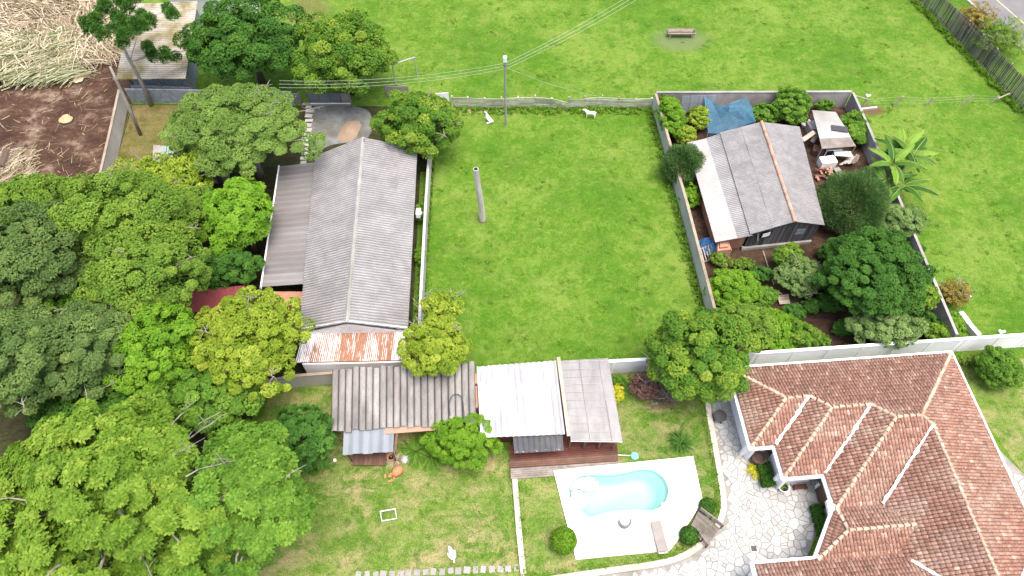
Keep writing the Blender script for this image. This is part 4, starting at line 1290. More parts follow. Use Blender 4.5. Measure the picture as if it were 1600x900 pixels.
def table(label, px, py, sx, sy, h, rz, top):
    t = local_thing('scrap_table', label, 'table', gp0(px, py, h), rz)
    MB().box((0, 0, h), (sx, sy, 0.05)).build('top', top, t)
    for s in (-1, 1):
        for q in (-1, 1):
            MB().bar((s * (sx / 2 - 0.07), q * (sy / 2 - 0.07), 0), (s * (sx / 2 - 0.07), q * (sy / 2 - 0.07), h), 0.06, 0.06).build('leg', M['white_paint'], t)
    MB().bar((-sx / 2, -sy / 2, h + 0.05), (sx / 2, -sy / 2, h + 0.05), 0.05, 0.06).build('edge_rail', M['white_plastic'], t)
table('white rimmed metal table in front of the flat shelter', 1302, 231, 1.5, 0.7, 1.0, 0.08, M['grey_metal'])
table('bright white table top tilted beside the plank pile', 1317, 240, 1.6, 0.7, 0.9, -0.1, M['white_plastic'])
pp = thing('plank_pile', 'pile of grey planks fanned out beside the banana plants', 'planks', at(1328, 252, 0))
for k in range(11):
    a = at(1312 + k * 2.6, 258 - k * 0.4 + random.uniform(-2, 2), 0.25 + 0.05 * k)
    b = at(1330 + k * 1.2 + random.uniform(-3, 3), 244 + random.uniform(-3, 4), 0.35 + 0.04 * k)
    MB().bar(a, b, 0.16, 0.04).build('plank', random.choice([M['wood_grey'], M['wood_pale'], M['concrete_pale']]), pp)
board('long grey board lying below the plank pile', at(1306, 262, 0.2), at(1318, 278, 0.25), 0.6, M['concrete'])
bt = local_thing('bathtub', 'old white bathtub full of rubble beside the timber shed', 'bathtub', at(1257, 197, 0), 0.2)
MB().lathe((0, 0, 0), [(0.35, 0), (0.5, 0.45), (0.55, 0.5), (0.45, 0.5), (0.36, 0.35)], 14).build('tub', M['white_plastic'], bt)
br_ = thing('brick_heap', 'heap of broken red bricks at the corner of the timber shed', 'bricks', at(1288, 268, 0))
for k in range(26):
    p = at(1276 + random.uniform(0, 24), 262 + random.uniform(0, 18), 0.1 + random.uniform(0, 0.35))
    MB().box(p, (random.uniform(0.2, 0.5), random.uniform(0.15, 0.3), 0.14), m=Matrix.Rotation(random.uniform(0, 3), 3, 'Z') @ Matrix.Rotation(random.uniform(-0.5, 0.5), 3, 'X')).build('brick', random.choice([M['brick'], M['ridge_clay'], M['wood_brown']]), br_)
board('thin pale pole lying across the soil below the timber shed', at(1192, 392, 0.15), at(1209, 445, 0.1), 0.09, M['wood_pale'], 0.07, 'pole', 'long_pole')
board('short pale pole lying by the green mound shrub', at(1210, 453, 0.2), at(1222, 460, 0.2), 0.12, M['wood_pale'], 0.08, 'pole', 'long_pole')
ps = thing('slatted_board', 'small pale slatted board lying on soil between the shrubs', 'pallet', at(1223, 468, 0))
for k in range(5):
    MB().bar(at(1214 + k * 1.0, 463 + k * 2.8, 0.3), at(1232 + k * 0.6, 461 + k * 3.0, 0.3), 0.15, 0.04).build('slat', M['wood_pale'], ps)

# ------------------------------------------------------------------ buildings at the top left
nb = thing('mossy_outbuilding', 'outbuilding under a pale mossy corrugated roof below the araucaria', 'outbuilding', V(-36, 60, 0))
sheet_roof(nb, V(-39.0, 55.3, 2.5), V(-40.9, 67.2, 2.5), V(-33.6, 67.0, 3.0), V(-31.85, 54.8, 3.0), 14, 2, 3, 0.05, M['mossy_sheet'])
MB().prism([(-38.3, 56.6), (-32.4, 56.2), (-33.8, 66.6), (-40.2, 66.8)], 0, 2.35).build('wall', M['blue_wall'], nb)
MB().prism([(-38.2, 55.7), (-32.0, 55.4), (-32.0, 55.6), (-38.2, 55.9)], 0, 1.35).build('front_wall', M['blue_wall'], nb)
for k in range(3):
    p = V(-38.2, 55.9, 0).lerp(V(-32.1, 55.5, 0), k / 2)
    MB().bar(p, p + V(0, 0, 2.4), 0.14, 0.14).build('post', M['wood_grey'], nb)
w2 = thing('white_annexe', 'pale flat roofed building at the top edge behind the mossy outbuilding', 'outbuilding', V(-32, 72, 0))
MB().prism([(-37.5, 68.8), (-28.5, 68.6), (-28.5, 78), (-37.5, 78)], 0, 2.8).build('wall', M['white_paint'], w2)
MB().prism([(-37.8, 68.5), (-28.2, 68.3), (-28.2, 78.3), (-37.8, 78.3)], 2.8, 3.0).build('roof', M['white_sheet'], w2)
rd = thing('red_roofed_shed', 'small shed with dark red corrugated roof half hidden among the trees', 'shed', V(-23, 29, 0))
sheet_roof(rd, at(284, 489, 2.3), at(376, 484, 2.3), at(384, 446, 2.8), at(287, 453, 2.8), 6, 1, 7, 0.03, M['red_sheet'])
a, b = at(290, 486, 0), at(374, 450, 0)
MB().prism([(at(292, 487, 2.2).x, at(292, 487, 2.2).y), (at(370, 482, 2.2).x, at(370, 482, 2.2).y), (at(376, 452, 2.2).x, at(376, 452, 2.2).y), (at(294, 457, 2.2).x, at(294, 457, 2.2).y)], 0, 2.15).build('wall', M['wood_brown'], rd)
gp = thing('green_lean_to', 'pale green translucent sheet roof showing through the thin yellow tree', 'lean-to', at(285, 255, 0))
sheet_roof(gp, at(236, 285, 2.0), at(306, 292, 2.0), at(322, 236, 2.4), at(240, 226, 2.4), 6, 1, 3, 0.025, None, 'roof_sheet', 0.01, 'sine', mats=[M['concrete'], M['green_plastic'], M['green_plastic'], M['concrete_pale'], M['green_plastic'], M['green_plastic']])
for px, py in ((240, 284), (304, 290), (318, 238), (243, 228)):
    p = at(px, py, 2.0)
    MB().bar(V(p.x, p.y, 0), p, 0.1, 0.1).build('post', M['wood_grey'], gp)
wt = thing('concrete_tank', 'mottled grey concrete tank with flat lid behind the bright green tree', 'tank', at(336, 262, 0))
c4 = [at(321, 244, 1.4), at(352, 244, 1.4), at(350, 272, 1.4), at(318, 270, 1.4)]
MB().prism([(p.x, p.y) for p in c4], 0, 1.3).build('tank', M['concrete_dark'], wt)
ce = sum(c4, Vector()) / 4
MB().prism([(ce.x + (p.x - ce.x) * 1.08, ce.y + (p.y - ce.y) * 1.08) for p in c4], 1.303, 1.42).build('lid', M['concrete_dark'], wt)

# ------------------------------------------------------------------ walls
def wall(label, pts, h, th, mat, cap=None, cat='wall', name='boundary_wall', pil=None, pilmat=None):
    pts = [Vector((p[0], p[1], 0)) for p in pts]
    root = thing(name, label, cat, pts[0].lerp(pts[-1], 0.5))
    for a, b in zip(pts, pts[1:]):
        L = (b - a).length
        n = max(1, round(L / 5.0))
        for i in range(n):
            p, q = a.lerp(b, i / n), a.lerp(b, (i + 1) / n)
            d = (q - p).normalized() * 0.004
            MB().bar(p + d + V(0, 0, h / 2), q - d + V(0, 0, h / 2), th, h).build('wall_panel', mat, root)
            if cap:
                dz = random.uniform(-0.006, 0.006)
                MB().bar(p + d + V(0, 0, h + 0.035 + dz), q - d + V(0, 0, h + 0.035 + dz), th + 0.08, 0.07).build('coping', cap, root)
        if pil:
            nrm = (b - a).cross(Vector((0, 0, 1))).normalized()
            m = int(L / pil)
            for i in range(m + 1):
                p = a.lerp(b, min(1, (i + 0.15) / max(1, m))) + nrm * (th / 2 + 0.005)
                MB().bar(p, p + V(0, 0, h - 0.05), 0.12, 0.05, up=nrm).build('pilaster', pilmat or mat, root)
    return root
wall('grey concrete wall with worn coping between paddock and vegetable plot', [(14.1, 53.9), (15.3, 40.0), (16.05, 29.0), (16.2, 25.4)], 1.95, 0.16, M['concrete_pale'], M['old_cap'])
wall('stained plastered wall along the back of the vegetable plot', [(14.2, 54.15), (33.4, 54.25)], 1.9, 0.16, M['stained_plaster'], M['concrete'])
wall('weathered dark wall down the right side of the vegetable plot', [(33.5, 54.1), (33.75, 49.5), (34.1, 38.0), (34.45, 26.9)], 1.9, 0.15, M['concrete_dark'], M['concrete'])
wall('long white painted wall behind the tiled house', [(7.3, 24.55), (18.4, 25.25), (40.0, 26.9), (62, 28.6)], 2.0, 0.16, M['white_paint'], M['white_plastic'], pil=2.5)
wall('thin pale wall between long house and paddock', [(-7.75, 53.5), (-7.55, 40.0), (-7.2, 26.0)], 1.9, 0.14, M['concrete_pale'], M['concrete_pale'])
wall('leaning mossy concrete wall beside the cleared red soil', [(-38.75, 54.6), (-37.9, 49.0), (-37.1, 43.3), (-36.7, 38.5)], 1.9, 0.15, M['concrete_pale'], M['old_cap'])
wall('grey-green wall at the back of the long house yard', [(-38.4, 54.9), (-25.0, 54.6), (-21.8, 54.5)], 1.7, 0.15, M['blue_wall'], None)
wall('low mossy wall in front of the rusted porch', [(-18.6, 23.0), (-16.1, 23.5), (-13.0, 23.75)], 1.75, 0.15, M['concrete_pale'], M['old_cap'])
# low concrete ledge on the far side of the plot wall
lw = [at(1498, 489, 0.5), at(1512, 508, 0.4), at(1528, 526, 0.3)]
tag(MB().bar(lw[0], lw[1], 0.45, 0.6).bar(lw[1] + V(0.02, -0.02, 0.0), lw[2], 0.42, 0.55).build('broken_ledge', M['concrete_pale']), 'broken pale concrete ledge in the grass by the white wall', 'ledge')
for k, (px, py, w) in enumerate(((1566, 519, 0.55), (1515, 464, 0.4), (1357, 150, 0.45))):
    p = at(px, py, 0.1)
    tag(MB().box(p, (w, 0.18, 0.12), 0.3).box(p + V(-w * 0.35, 0.05, 0.05), (w * 0.35, 0.24, 0.14), 0.7).build('white_rubble', M['white_plastic']), ('white lump of litter on the grass ' + ('by the white wall at far right', 'beside the sparse shrub right of the dark wall', 'near the top corner of the plot wall')[k]), 'litter')

# gates, panels and paving behind the long house
gt = thing('yard_gate', 'grey-green sheet metal gate panels at the back of the concrete yard', 'gate', at(500, 160, 0))
for k, (x0, x1, mt) in enumerate(((445, 457, 'blue_wall'), (458, 471, 'blue_wall'), (485, 500, 'zinc'), (501, 517, 'zinc'), (518, 534, 'zinc'), (535, 548, 'concrete_dark'))):
    a, b = at(x0, 161, 0), at(x1, 161, 0)
    MB().bar(a + V(0, 0, 0.65), b + V(0, 0, 0.65), 0.06, 1.2).build('panel', M[mt], gt)
for x in (457.5, 472, 484, 549):
    p = at(x, 161.5, 0)
    MB().bar(p, p + V(0, 0, 1.5), 0.12, 0.12).build('gate_post', M['wood_grey'], gt)
MB().bar(at(485, 161.5, 1.28), at(548, 161.5, 1.28), 0.05, 0.05).build('top_rail', M['white_paint'], gt)
MB().bar(at(473, 163, 0.1), at(548, 163, 0.1), 0.3, 0.16).build('sill', M['concrete'], gt)
MB().bar(at(456, 160, 0.05), at(462, 151, 1.3), 0.12, 0.06).build('brace', M['wood_pale'], gt)
gpth = setting('garden_path', at(480, 210, 0))
for k in range(13):
    y = 166 + k * 7.4
    x = 483 - max(0, (y - 190)) * 0.16 + random.uniform(-1.5, 1.5)
    p = at(x, y, 0.04)
    MB().box(p, (random.uniform(0.55, 0.8), random.uniform(0.34, 0.52), 0.07), random.uniform(-0.12, 0.12)).build('paving_slab', M['concrete_pale'], gpth)
# sand heap on the yard
sh = at(546, 205, 0.0)
vv, ff = [], []
for i in range(9):
    for j in range(9):
        x, y = (i - 4) / 4, (j - 4) / 4
        r = math.hypot(x, y)
        vv.append((sh.x + x * 1.0 + y * 0.25, sh.y + y * 1.5, 0.0 + max(0, 0.55 * (1 - r)) + (random.uniform(0, 0.05) if r < 1 else 0) - (0.02 if r >= 1 else 0)))
for i in range(8):
    for j in range(8):
        ff.append((i * 9 + j, (i + 1) * 9 + j, (i + 1) * 9 + j + 1, i * 9 + j + 1))
tag(MB().add(vv, ff).build('sand_heap', M['sand'], None, True), 'small heap of brown sand on the grey concrete yard', 'sand heap')
wp = [at(680, 170, 0.1), at(703, 168, 0.1)]
tag(MB().bar(wp[0] + V(0, 0, 1.0), wp[1] + V(0, 0, 1.0), 0.06, 1.9).build('white_board', M['white_plastic']), 'bright white board standing at the left end of the rail fence', 'panel')
bl = [at(604, 151, 0.0), at(640, 151, 0.0)]
tag(MB().bar(bl[0] + V(0, 0, 0.65), bl[1] + V(0, 0, 0.65), 0.05, 1.3).tube([bl[0] + V(0, 0, 1.3), (bl[0] + bl[1]) / 2 + V(0, 0, 1.65), bl[1] + V(0, 0, 1.3)], 0.03, 5).build('sheet_gate', M['concrete_dark']), 'dark arched sheet gate behind the trees near the goal frame', 'gate')

# ------------------------------------------------------------------ fences
rf = thing('rail_fence', 'weathered wooden rail fence across the top of the paddock', 'fence', V(4, 54.2, 0))
fx = [-6.0 + 1.66 * k for k in range(13)]
def fy(x):
    return 54.15 + 0.12 * math.sin(x * 0.9)
for k, x in enumerate(fx):
    MB().bar(V(x, fy(x), 0), V(x + random.uniform(-0.05, 0.05), fy(x), 1.35 + random.uniform(-0.1, 0.12)), 0.16, 0.14).build('post', M['wood_green'], rf)
for k in range(12):
    sag = 0.25 if k in (6, 7) else 0.0
    for j in range(6):
        if k == 6 and j > 2:
            continue
        z = 0.18 + 0.2 * j
        a = V(fx[k] - 0.1, fy(fx[k]) - 0.09, z - sag * 0.4 + random.uniform(-0.04, 0.04))
        b = V(fx[k + 1] + 0.1, fy(fx[k + 1]) - 0.09 - 0.01 * (k % 2), z - sag * 0.6 + random.uniform(-0.04, 0.04))
        MB().bar(a, b, 0.05, 0.13 + random.uniform(-0.02, 0.03)).build('rail', M['wood_green'], rf)
for j in range(3):
    MB().bar(V(fx[6] + 0.1, 54.0, 1.2 - 0.2 * j), V(fx[7] - 0.1, 53.9, 0.75 - 0.25 * j), 0.05, 0.12).build('fallen_rail', M['wood_green'], rf)
pf = thing('palisade_fence', 'dark weathered palisade fence of close vertical slats along the road verge', 'fence', V(48, 62, 0))
pd_ = at(1575, 150) - at(1432, 0)
pa, pb = at(1432, 0) - pd_ * 0.25, at(1575, 150) + pd_ * 0.45
pl = (pb - pa).length
npk = int(pl / 0.215)
pn = V(-(pb - pa).y, (pb - pa).x, 0).normalized()
for i in range(npk):
    p = pa.lerp(pb, i / npk)
    h = 2.6 + random.uniform(-0.06, 0.06) + 0.1 * math.sin(i * 0.13)
    tilt = pn * random.uniform(-0.04, 0.04)
    MB().bar(p, p + tilt + V(0, 0, h), 0.12, 0.035, up=pn).build('picket', M['wood_dark'] if random.random() < 0.55 else M['wood_grey'], pf)
for z in (0.5, 2.2):
    for i in range(6):
        a, b = pa.lerp(pb, i / 6) + pn * 0.07, pa.lerp(pb, (i + 1) / 6) + pn * 0.07
        MB().bar(a + V(0, 0, z), b + V(0, 0, z), 0.06, 0.1).build('rail', M['wood_grey'], pf)
for i in range(13):
    p = pa.lerp(pb, i / 12) + pn * 0.16
    MB().bar(p, p + V(0, 0, 2.6), 0.12, 0.12).build('post', M['concrete'], pf)
for i in range(6):
    a, b = pa.lerp(pb, i / 6) + pn * 0.05, pa.lerp(pb, (i + 0.995) / 6) + pn * 0.05
    MB().bar(a + V(0, 0, 0.1), b + V(0, 0, 0.1), 0.2, 0.2).build('base_kerb', M['concrete_dark'], pf)
wf = thing('wire_fence', 'sparse wire fence on leaning posts across the right hand grass', 'fence', at(1450, 163, 0))
wpx = [(1346, 166, 0.9), (1396, 166, 1.3), (1446, 166, 1.1), (1503, 163, 1.2), (1548, 161, 0.9)]
tops = []
for k, (px, py, h) in enumerate(wpx):
    p = at(px, py, 0)
    t = p + V((0.25, 0.35, 0.3, 0.5, 0.3)[k], 0, h)
    MB().bar(p, t, 0.13, 0.13).build('post', M['wood_pale'], wf)
    tops.append((p, t))
for k in range(len(tops) - 1):
    for f in (0.35, 0.65, 0.95):
        MB().tube([tops[k][0].lerp(tops[k][1], f), tops[k + 1][0].lerp(tops[k + 1][1], f)], 0.009, 4).build('wire', M['wire'], wf)
MB().bar(tops[4][0].lerp(tops[4][1], 0.5), at(1578, 146, 1.0), 0.09, 0.09).build('brace', M['wood_pale'], wf)
MB().bar(tops[0][1], at(1332, 148, 1.1), 0.07, 0.07).build('brace', M['wood_pale'], wf)
MB().bar(at(1345, 171, 0.1), at(1370, 168, 0.1), 0.25, 0.2).build('sill', M['concrete_pale'], wf)

# ------------------------------------------------------------------ pole and wires
ub = V(-0.6, 51.7, 0)
up_ = thing('utility_pole', 'slender grey utility pole with white lamp head at the top of the paddock', 'pole', ub)
MB().tube([ub, ub + V(-0.03, 0, 3.5), ub + V(0.0, 0, 7.7)], [0.13, 0.11, 0.09], 8).build('shaft', M['concrete'], up_)
MB().box(ub + V(-0.02, -0.05, 7.95), (0.32, 0.28, 0.5)).lathe(ub + V(-0.02, -0.05, 8.2), [(0.2, 0), (0.12, 0.1)], 8).build('lamp_head', M['white_plastic'], up_)
MB().bar(ub + V(-0.25, -0.1, 7.3), ub + V(0.25, -0.1, 7.3), 0.07, 0.1).build('crossarm', M['wood_grey'], up_)
def wire(label, a, b, sag, n=14, r=0.015):
    pts = [a.lerp(b, k / n) - V(0, 0, sag * 4 * (k / n) * (1 - k / n)) for k in range(n + 1)]
    tag(MB().tube(pts, r, 5).build('overhead_wire', M['wire']), label, 'wire', 'overhead wires')
for k in range(3):
    s = ub + V(-0.05 + 0.05 * k, -0.1, 7.55 - 0.32 * k)
    e = at(1010 + 5 * k, -24 + 4 * k, 7.3 - 0.1 * k)
    wire('overhead wire from pole to top edge, ' + ('uppermost of three', 'middle of three', 'lowest of three')[k], s, e, 0.35)
    e2 = at(436, 126 + 5.4 * k, 5.6 - 0.1 * k)
    wire('overhead wire from pole towards the left trees, ' + ('uppermost of three', 'middle of three', 'lowest of three')[k], s, e2, 0.7)
wire('guy wire slanting left from the pole down behind the rail fence', ub + V(0, 0, 7.2), at(732, 150, 0), 0.05, 4)
wire('sagging wire from the pole down right to the rail fence', ub + V(0.1, 0, 7.0), V(fx[9], 54.2, 1.3), 0.4, 10, 0.013)

# ------------------------------------------------------------------ paddock things
lg = thing('old_post', 'thick pale weathered trunk post standing in the mown paddock', 'post', at(754, 343, 0))
b0 = at(754, 343, 0)
MB().tube([b0, b0 + V(-0.05, 0.02, 2.0), b0 + V(-0.2, 0.0, 4.2), b0 + V(-0.32, 0, 6.6)], [0.30, 0.27, 0.25, 0.23], 10).build('trunk', M['post_wood'], lg)
MB().lathe(b0 + V(-0.32, 0, 6.61), [(0.17, 0), (0.12, 0.03)], 10).build('rotten_top', M['dark_void'], lg)
def goal(label, p0, p1, h, depth, mat, r, bottom_back=True):
    t = thing('goal_frame', label, 'goal', (p0 + p1) / 2)
    n = (p1 - p0).cross(V(0, 0, 1)).normalized() * depth
    for p in (p0, p1):
        MB().tube([p, p + V(0, 0, h)], r, 6).build('post', mat, t)
    MB().tube([p0 + V(0, 0, h), p1 + V(0, 0, h)], r, 6).build('crossbar', mat, t)
    if bottom_back:
        for p in (p0, p1):
            MB().tube([p + V(0, 0, h), p - n + V(0, 0, 0.03)], r * 0.8, 6).build('stay', mat, t)
        MB().tube([p0 - n + V(0, 0, 0.03), p1 - n + V(0, 0, 0.03)], r * 0.8, 6).build('ground_bar', mat, t)
goal('grey metal football goal frame on the far field behind the trees', at(618, 130, 0), at(652, 119, 0), 2.4, 0.8, M['grey_metal'], 0.07, False)
goal('small white goal frame on the garden lawn', at(596, 803, 0), at(619, 799, 0), 0.6, -0.5, M['white_plastic'], 0.035)
tr_ = local_thing('feed_trough', 'long wooden feed trough on legs in a worn muddy patch of the far field', 'trough', at(1063, 57, 0), 0.0)
MB().box((0, 0, 0.42), (2.9, 0.55, 0.05)).build('bottom', M['wood_brown'], tr_)
for s in (-1, 1):
    MB().box((0, s * 0.32, 0.56), (2.95, 0.05, 0.30), m=Matrix.Rotation(-s * 0.35, 3, 'X')).build('side', M['wood_pale'], tr_)
    MB().box((s * 1.46, 0, 0.55), (0.05, 0.62, 0.28)).build('end', M['wood_grey'], tr_)
    for q in (-1, 1):
        MB().bar((s * 1.2, q * 0.25, 0), (s * 1.15, q * 0.2, 0.45), 0.09, 0.09).build('leg', M['wood_pale'], tr_)

# stepping stones
stp = setting('stepping_path', at(700, 890, 0))
for k in range(20):
    x = 560 + k * 13.0 + (k % 3) * 0.6
    y = 897.5 - (x - 590) * 0.046 + random.uniform(-0.8, 0.8)
    p = at(x, y, 0.03)
    MB().box(p, (random.uniform(0.33, 0.44), random.uniform(0.36, 0.46), 0.05), random.uniform(-0.15, 0.15)).build('stepping_stone', M['concrete'], stp)

# terracotta things
pt = local_thing('flower_pot', 'empty round terracotta pot on the lawn by the straw-coloured grass', 'pot', at(612, 717, 0), 0)
MB().lathe((0, 0, 0), [(0.17, 0), (0.26, 0.36), (0.30, 0.37), (0.30, 0.45), (0.24, 0.45), (0.21, 0.30), (0.05, 0.28)], 16).build('pot', M['terracotta'], pt)
MB().lathe((0, 0, 0.30), [(0.20, 0), (0.05, 0.012)], 14).build('soil', M['dark_void'], pt)
bj = local_thing('broken_jar', 'broken orange terracotta jar lying on its side with shards', 'jar', at(622, 738, 0), 0.7)
vv, ff = [], []
seg = 14
for i, (r, x) in enumerate(((0.10, -0.45), (0.27, -0.3), (0.34, 0.0), (0.30, 0.22), (0.18, 0.38))):
    for k in range(seg):
        a = 2 * math.pi * k / seg * 0.78 + 0.6
        vv.append((x, math.cos(a) * r, 0.3 + math.sin(a) * r))
for i in range(4):
    for k in range(seg - 1):
        ff.append((i * seg + k, i * seg + k + 1, (i + 1) * seg + k + 1, (i + 1) * seg + k))
MB().add(vv, ff).build('body', M['terracotta'], bj)
for k in range(5):
    MB().box((random.uniform(-0.9, -0.4), random.uniform(-0.35, 0.35), 0.06), (0.3, 0.13, 0.03), m=Matrix.Rotation(random.uniform(0, 3), 3, 'Z') @ Matrix.Rotation(random.uniform(-0.4, 0.4), 3, 'X')).build('shard', M['terracotta'], bj)
sr = at(633, 718, 0)
tag(MB().lathe(sr + V(0, 0, 0), [(0.30, 0), (0.34, 0.12), (0.2, 0.24), (0.05, 0.28)], 9).box(sr + V(0.25, 0.1, 0.1), (0.35, 0.3, 0.18), 0.5).build('garden_rock', M['concrete_pale']), 'pale rock between the straw-coloured grass and the long-leaved plants', 'rock')
bw = at(523, 719, 0.1)
tag(MB().lathe(bw - V(0, 0, 0.1), [(0.02, 0), (0.12, 0.05), (0.14, 0.12), (0.08, 0.2), (0.02, 0.22)], 10).build('ball', M['white_plastic'], None, True), 'small white ball on the lawn below the dark citrus tree', 'ball')
# patio pots by the house
up2 = local_thing('tall_planter', 'tall dark brown planter pot against the white house wall', 'planter', at(1180, 722, 0.05), 0.1)
MB().lathe((0, 0, 0), [(0.36, 0), (0.45, 0.9), (0.48, 0.92), (0.48, 1.0), (0.40, 1.0), (0.36, 0.85), (0.05, 0.84)], 14).build('pot', M['brown_paint'], up2)
op = local_thing('oval_planter', 'low white oval planter with a small green plant on the patio', 'planter', at(1223, 763, 0.05), 0)
MB().lathe((0, 0, 0), [(0.28, 0), (0.40, 0.32), (0.42, 0.36), (0.35, 0.36), (0.32, 0.28), (0.05, 0.27)], 18).build('bowl', M['white_plastic'], op)
MB().lathe((0, 0, 0.28), [(0.31, 0), (0.05, 0.03)], 14).build('soil', M['dark_void'], op)
bn = local_thing('low_bench', 'dark brown slatted bench on the patio under the white eave', 'bench', at(1248, 763, 0.05), 0.06)
for k in range(3):
    MB().box((0, -0.12 + 0.12 * k, 0.40), (0.95, 0.10, 0.04)).build('slat', M['wood_red'], bn)
for s in (-0.4, 0.4):
    MB().box((s, 0, 0.19), (0.06, 0.32, 0.37)).build('leg', M['brown_paint'], bn)
ct = local_thing('round_wire_table', 'dark round cast metal table on the patio under the tree', 'table', at(1122, 655, 0.05), 0)
MB().lathe((0, 0, 0.68), [(0.45, 0), (0.48, 0.02), (0.45, 0.05), (0.02, 0.05)], 14).build('top', M['dark_metal'], ct)
for k in range(4):
    a = k * math.pi / 2 + 0.4
    MB().bar((0.1 * math.cos(a), 0.1 * math.sin(a), 0.68), (0.38 * math.cos(a), 0.38 * math.sin(a), 0), 0.05, 0.05).build('leg', M['dark_metal'], ct)

# ------------------------------------------------------------------ road in the far corner
r0, r1 = at(1508, -2, 0), at(1604, 84, 0)
rd_ = (r1 - r0).normalized()
rn = V(rd_.y, -rd_.x, 0)
if rn.x < 0:
    rn = -rn
A_, B_ = r0 - rd_ * 60, r1 + rd_ * 60
def strip_sheet(name, o0, o1, z, mat):
    q = [A_ + rn * o0, B_ + rn * o0, B_ + rn * o1, A_ + rn * o1]
    return sheet(name, [(p.x, p.y) for p in q], z, mat)
strip_sheet('road', 0.1, 8.0, 0.006, M['asphalt'])
strip_sheet('grass_verge', -0.2, -4.2, 0.012, M['verge_grass'])
strip_sheet('road_centre_line', 3.2, 3.32, 0.012, M['yellow_paint'])
strip_sheet('road_edge_line', 7.2, 7.32, 0.012, M['white_plastic'])
kb = thing('road_kerb', 'pale worn kerb between grass verge and the grey road', 'kerb', r0)
for i in range(22):
    a = r0 - rd_ * 6 + rd_ * (i * 1.5)
    MB().bar(a + V(0, 0, 0.06), a + rd_ * 1.47 + V(0, 0, 0.06), 0.22, 0.14).build('kerb_stone', M['kerb'], kb)

# ================================================================== animals
def skin_body(name, verts, edges, radii, mat, parent=None, root=0, sub=2):
    me = bpy.data.meshes.new(name)
    me.from_pydata(verts, edges, [])
    o = link(name, me, mat, parent)
    o.modifiers.new('skin', 'SKIN')
    sk = me.skin_vertices[0].data if me.skin_vertices else None
    if sk is None:
        me.skin_vertices  # layer is made with the modifier on evaluation
    bm = bmesh.new()
    bm.from_mesh(me)
    lay = bm.verts.layers.skin.verify()
    bm.verts.ensure_lookup_table()
    for i, v in enumerate(bm.verts):
        v[lay].radius = (radii[i], radii[i])
        v[lay].use_root = (i == root)
    bm.to_mesh(me)
    bm.free()
    s = o.modifiers.new('sub', 'SUBSURF')
    s.levels = s.render_levels = sub
    o.modifiers['skin'].use_smooth_shade = True
    return o
def goat_standing(loc, rz):
    t = local_thing('goat', 'white goat standing side-on in the grass by the rail fence', 'goat', loc, rz, 'white goats in the paddock')
    # +x is forward
    vs_ = [(-0.38, 0, 0.66), (-0.1, 0, 0.64), (0.2, 0, 0.64), (0.40, 0, 0.70), (0.54, 0, 0.88), (0.60, 0, 1.00), (0.74, 0, 0.95), (0.82, 0, 0.91)]
    rd_ = [0.14, 0.18, 0.185, 0.15, 0.085, 0.085, 0.06, 0.04]
    ed = [(i, i + 1) for i in range(7)]
    for x, y, back in ((-0.40, 0.11, 1), (-0.40, -0.11, 1), (0.34, 0.10, 0), (0.34, -0.10, 0)):
        b = len(vs_)
        if back:
            vs_ += [(x + 0.02, y, 0.52), (x - 0.07, y, 0.28), (x - 0.01, y, 0.02)]
            ed += [(0, b), (b, b + 1), (b + 1, b + 2)]
        else:
            vs_ += [(x, y, 0.48), (x + 0.01, y, 0.26), (x, y, 0.02)]
            ed += [(3, b), (b, b + 1), (b + 1, b + 2)]
        rd_ += [0.07, 0.04, 0.035]
    b = len(vs_)
    vs_ += [(-0.50, 0, 0.74), (-0.56, 0, 0.82)]
    rd_ += [0.04, 0.03]
    ed += [(0, b), (b, b + 1)]
    for s in (1, -1):
        b = len(vs_)
        vs_ += [(0.58, s * 0.14, 1.02)]
        rd_ += [0.025]
        ed += [(5, b)]
    skin_body('body', vs_, ed, rd_, M['goat_coat'], t, 1)
    for s in (1, -1):
        MB().tube([(0.60, s * 0.04, 1.06), (0.54, s * 0.06, 1.18), (0.46, s * 0.07, 1.24)], [0.022, 0.016, 0.008], 6).build('horn', M['hoof'], t)
        MB().lathe((0.68, s * 0.075, 0.99), [(0.012, -0.01), (0.014, 0.0), (0.008, 0.012)], 6).build('eye', M['dark_void'], t)
goat_standing(at(922, 184, 0), math.pi - 0.15)
